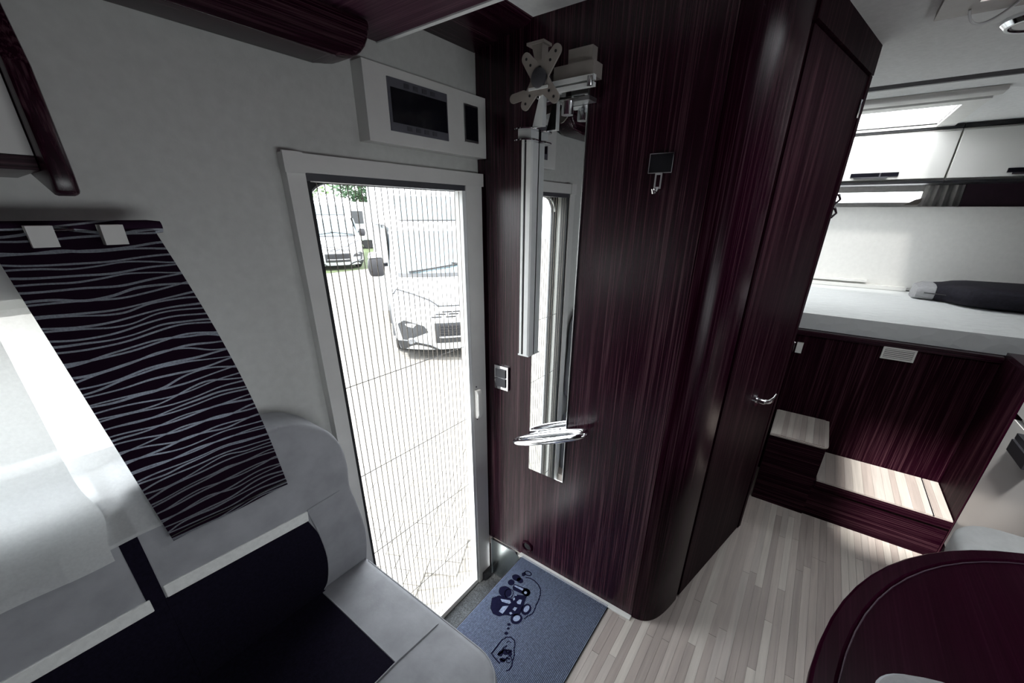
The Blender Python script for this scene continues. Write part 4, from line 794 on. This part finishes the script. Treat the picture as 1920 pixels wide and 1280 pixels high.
def motorhome(loc, rot, label):
    T = thing('motorhome', label, 'motorhome', (0, 0, 0), 'motorhomes parked outside')
    T['_world'] = 0
    bm = gridpatch(0, len(PROF)-1, -1, 1, 0, 44, 24)
    for sg in (-1, 1):
        rows = [skin(s*.25, sg) for s in range(44+1) if s*.25 <= len(PROF)-1]
        A = [bm.verts.new(p) for p in rows]
        B = [bm.verts.new((sg*(1.0 if p.z < 1.3 else 1.0-.10*(p.z-1.3) if p.z < 1.9 else 1.12), -1.5, p.z)) for p in rows]
        for k in range(len(A)-1): bm.faces.new((A[k], A[k+1], B[k+1], B[k]))
    cab = obj('cab', bm, 'van_white', T, True)
    obj('living_body', bevel(box(new(), -1.15, 1.15, -6.2, -1.5, .32, 2.62), .08, 3), 'van_white', T, True)
    obj('underbody', box(new(), -.85, .85, -6.0, .55, .22, .34), 'black', T)
    obj('windscreen', gridpatch(5.12, 6.85, -.90, .90, .010), 'van_glass', T, True)
    obj('roof_window', gridpatch(8.35, 9.85, -.74, .74, .014), 'van_glass', T, True)
    obj('roof_window_rim', gridpatch(8.27, 8.36, -.76, .76, .018, 2), 'black', T, True)
    for sg in (-1, 1):
        hl = obj('headlight', patch([(3.35, sg*.93), (3.95, sg*.97), (4.22, sg*.92), (4.0, sg*.72), (3.55, sg*.50), (3.15, sg*.40), (3.18, sg*.68)], .016), 'van_lamp', T)
        for q in ([(3.97, .97), (4.24, .92), (4.02, .72), (3.56, .49), (3.15, .39)],):
            bm = new(); tube(bm, [skin(s, sg*t, .018) for s, t in q], .012, 6); o = obj('lamp_rim', bm, 'van_grey', None, True); o.parent = hl
        obj('bumper_insert', patch([(1.0, sg*.92), (2.0, sg*.95), (2.25, sg*.86), (1.95, sg*.60), (1.55, sg*.55), (1.5, sg*.86), (1.0, sg*.84)], .014), 'van_grey', T)
        fg = obj('fog_lamp', tube(new(), [skin(.95, sg*.80, .0), skin(.95, sg*.80, .03)], .055, 16), 'van_lamp', T, True)
        obj('bumper_foot', patch([(.0, sg*.99), (.9, sg*1.0), (.9, sg*.80), (.55, sg*.55), (.0, sg*.40)], .013), 'van_grey', T)
        wh = obj('wheel', lathe(new(), [(.20, -.10), (.31, -.11), (.335, -.07), (.335, .07), (.31, .11), (.20, .10)], (sg*.88, -.02, .335), 0, 32), 'tyre', T, True)
        o = obj('hub_cap', lathe(new(), [(.19, -.115), (.15, -.09), (.15, .09), (.19, .115)], (sg*.88, -.02, .335), 0, 24), 'alu', None, True); o.parent = wh
        wh2 = obj('wheel', lathe(new(), [(.20, -.10), (.31, -.11), (.335, -.07), (.335, .07), (.31, .11), (.20, .10)], (sg*.95, -3.9, .335), 0, 32), 'tyre', T, True)
        obj('wheel_arch', tube(new(), [(sg*1.0, -.02+.40*math.cos(a), .335+.40*math.sin(a)) for a in [PI*k/12 for k in range(13)]], .035, 8), 'van_grey', T, True)
        mr_ = obj('wing_mirror', bevel(prism(new(), [(sg*x_, z_) for x_, z_ in ((1.06, 1.20), (1.26, 1.20), (1.29, 1.34), (1.27, 1.47), (1.06, 1.48), (1.04, 1.34))], 1, .02, .17), .04, 2), 'black', T, True)
        o = obj('mirror_cap', bevel(prism(new(), [(sg*1.06, 1.475), (sg*1.27, 1.465), (sg*1.25, 1.54), (sg*1.10, 1.56)], 1, .03, .175), .02, 2), 'van_white', None, True); o.parent = mr_
        o = obj('mirror_stalk', tube(new(), [(sg*.95, -.02, 1.36), (sg*1.10, .08, 1.36)], .03, 8), 'black', None, True); o.parent = mr_
        obj('side_window', prism(new(), [(.25, 1.36), (-.50, 1.86), (-1.25, 1.86), (-1.25, 1.36)], 0, sg*.965, sg*.995), 'van_glass', T)
        obj('door_seam', tube(new(), [(sg*1.0, -1.32, .45), (sg*.985, -1.32, 1.9)], .008, 5), 'van_grey', T, True)
    gr = obj('lower_grille', gridpatch(.75, 2.1, -.46, .46, .012, 6, 8), 'van_grey', T, True)
    for k in range(5):
        s = 1.30+k*.16
        o = obj('grille_bar', tube(new(), [skin(s, t/10, .02) for t in range(-4, 5)], .010, 6), 'black', None, True); o.parent = gr
    o = obj('grille_bar', tube(new(), [skin(1.22, t/10, .02) for t in range(-4, 5)], .014, 6), 'van_white', None, True); o.parent = gr
    for (s, ts) in ((2.72, (-.27, -.12, .12, .27)), (2.58, (-.36, -.18, 0, .18, .36)), (2.42, (-.42, -.22, 0, .22, .42))):
        for t in ts: obj('grille_slot', gridpatch(s, s+.075, t-.07, t+.07, .012, 2, 3), 'black', T)
    obj('bonnet_gap', tube(new(), [skin(3.12, t/20, .008) for t in range(-8, 9)], .009, 6), 'van_grey', T, True)
    bd = obj('badge', lathe(new(), [(.07, 0), (.07, .02), (.05, .025)], skin(2.98, 0, 0), 1, 20), 'chrome', T, True)
    for a, b_ in (((5.16, -.80), (5.45, .05)), ((5.14, .72), (5.42, -.10))):
        obj('wiper', tube(new(), [skin(a[0]+(b_[0]-a[0])*k/6, a[1]+(b_[1]-a[1])*k/6, .03) for k in range(7)], .012, 6), 'black', T, True)
    obj('cowl', gridpatch(5.0, 5.12, -.88, .88, .012, 2), 'van_grey', T, True)
    T.location = loc; T.rotation_euler.z = rot
    return T
motorhome((4.80, 4.77, GZ), math.radians(145), 'large white motorhome parked nearest the doorway with black wing mirror')
motorhome((9.25, 15.75, GZ), math.radians(157), 'small distant white motorhome at the left of the doorway view')
cvn = thing('caravan', 'white caravan with grey window between the two motorhomes', 'caravan', (16.2, 23.6, GZ))
cvn['_world'] = 0
obj('body', bevel(prism(new(), [(-2.6, .45), (2.4, .45), (2.6, 1.2), (2.3, 2.6), (-2.2, 2.65), (-2.6, 1.6)], 1, -1.1, 1.1), .12, 3), 'van_white', cvn, True)
obj('window', rbox(-1.3, -.1, -1.13, -1.09, 1.45, 2.15, .03, 2), 'van_grey', cvn, True)
obj('window', rbox(.5, 1.6, -1.13, -1.09, 1.45, 2.15, .03, 2), 'van_grey', cvn, True)
obj('wheel', lathe(new(), [(.16, -.1), (.29, -.1), (.31, -.06), (.31, .06), (.29, .1), (.16, .1)], (0, -.98, .31), 1, 24), 'tyre', cvn, True)
obj('skirt', box(new(), -2.3, 2.2, -1.0, 1.0, .25, .44), 'black', cvn)
cvn.rotation_euler.z = math.radians(-30)
gs = obj('grass_strip', slab(new(), 2, GZ-.011, GZ-.001, -2, 26, 14.6, 34, []), 'grass'); gs['kind'] = 'stuff'
gs['label'] = 'grass strip under the distant vehicles'; gs['category'] = 'grass'
def tree(x, y, h, r, leafm, label):
    T = thing('tree', label, 'tree', (0, 0, 0), 'trees behind the vehicles'); T['_world'] = 0
    rnd = random.Random(int(x*10)+3)
    tk = obj('trunk', tube(new(), [(0, 0, 0), (.1, .05, h*.3), (0, .1, h*.7)], [.28, .22, .1], 8), 'bark', T, True)
    for k in range(5):
        a = k*1.3
        o = obj('branch', tube(new(), [(0, .05, h*(.35+.06*k)), (r*.5*math.cos(a), r*.5*math.sin(a), h*(.5+.07*k))], [.09, .03], 6), 'bark', None, True); o.parent = tk
    bm = new()
    for k in range(3200):
        a, b_ = rnd.uniform(0, 2*PI), math.acos(rnd.uniform(-1, 1)); rr = r*(.55+.45*rnd.random())*(1+.22*math.sin(3*a+2*b_))
        c = Vector((rr*math.sin(b_)*math.cos(a), rr*math.sin(b_)*math.sin(a), h*.66+rr*.85*math.cos(b_)))
        e1 = Vector((rnd.uniform(-1, 1), rnd.uniform(-1, 1), rnd.uniform(-1, 1))).normalized(); e2 = e1.orthogonal().normalized()
        sz = rnd.uniform(.10, .22)
        bm.faces.new([bm.verts.new(c+e1*sz), bm.verts.new(c+e2*sz*.5), bm.verts.new(c-e1*sz), bm.verts.new(c-e2*sz*.5)])
    f_ = obj('foliage', bm, leafm, T); f_['kind'] = 'stuff'
    T.location = (x, y, GZ)
tree(14.6, 29.3, 6.4, 2.4, 'leaf_a', 'light green leafy tree above the small distant motorhome')
tree(21.6, 31.5, 6.8, 2.5, 'leaf_b', 'darker green leafy tree beside the lighter one')
tree(28.5, 33.0, 6.2, 2.6, 'leaf_a', 'green tree partly hidden behind the large motorhome')
for o in S.objects:
    for k in ('_world', '_loc'):
        if k in o: del o[k]
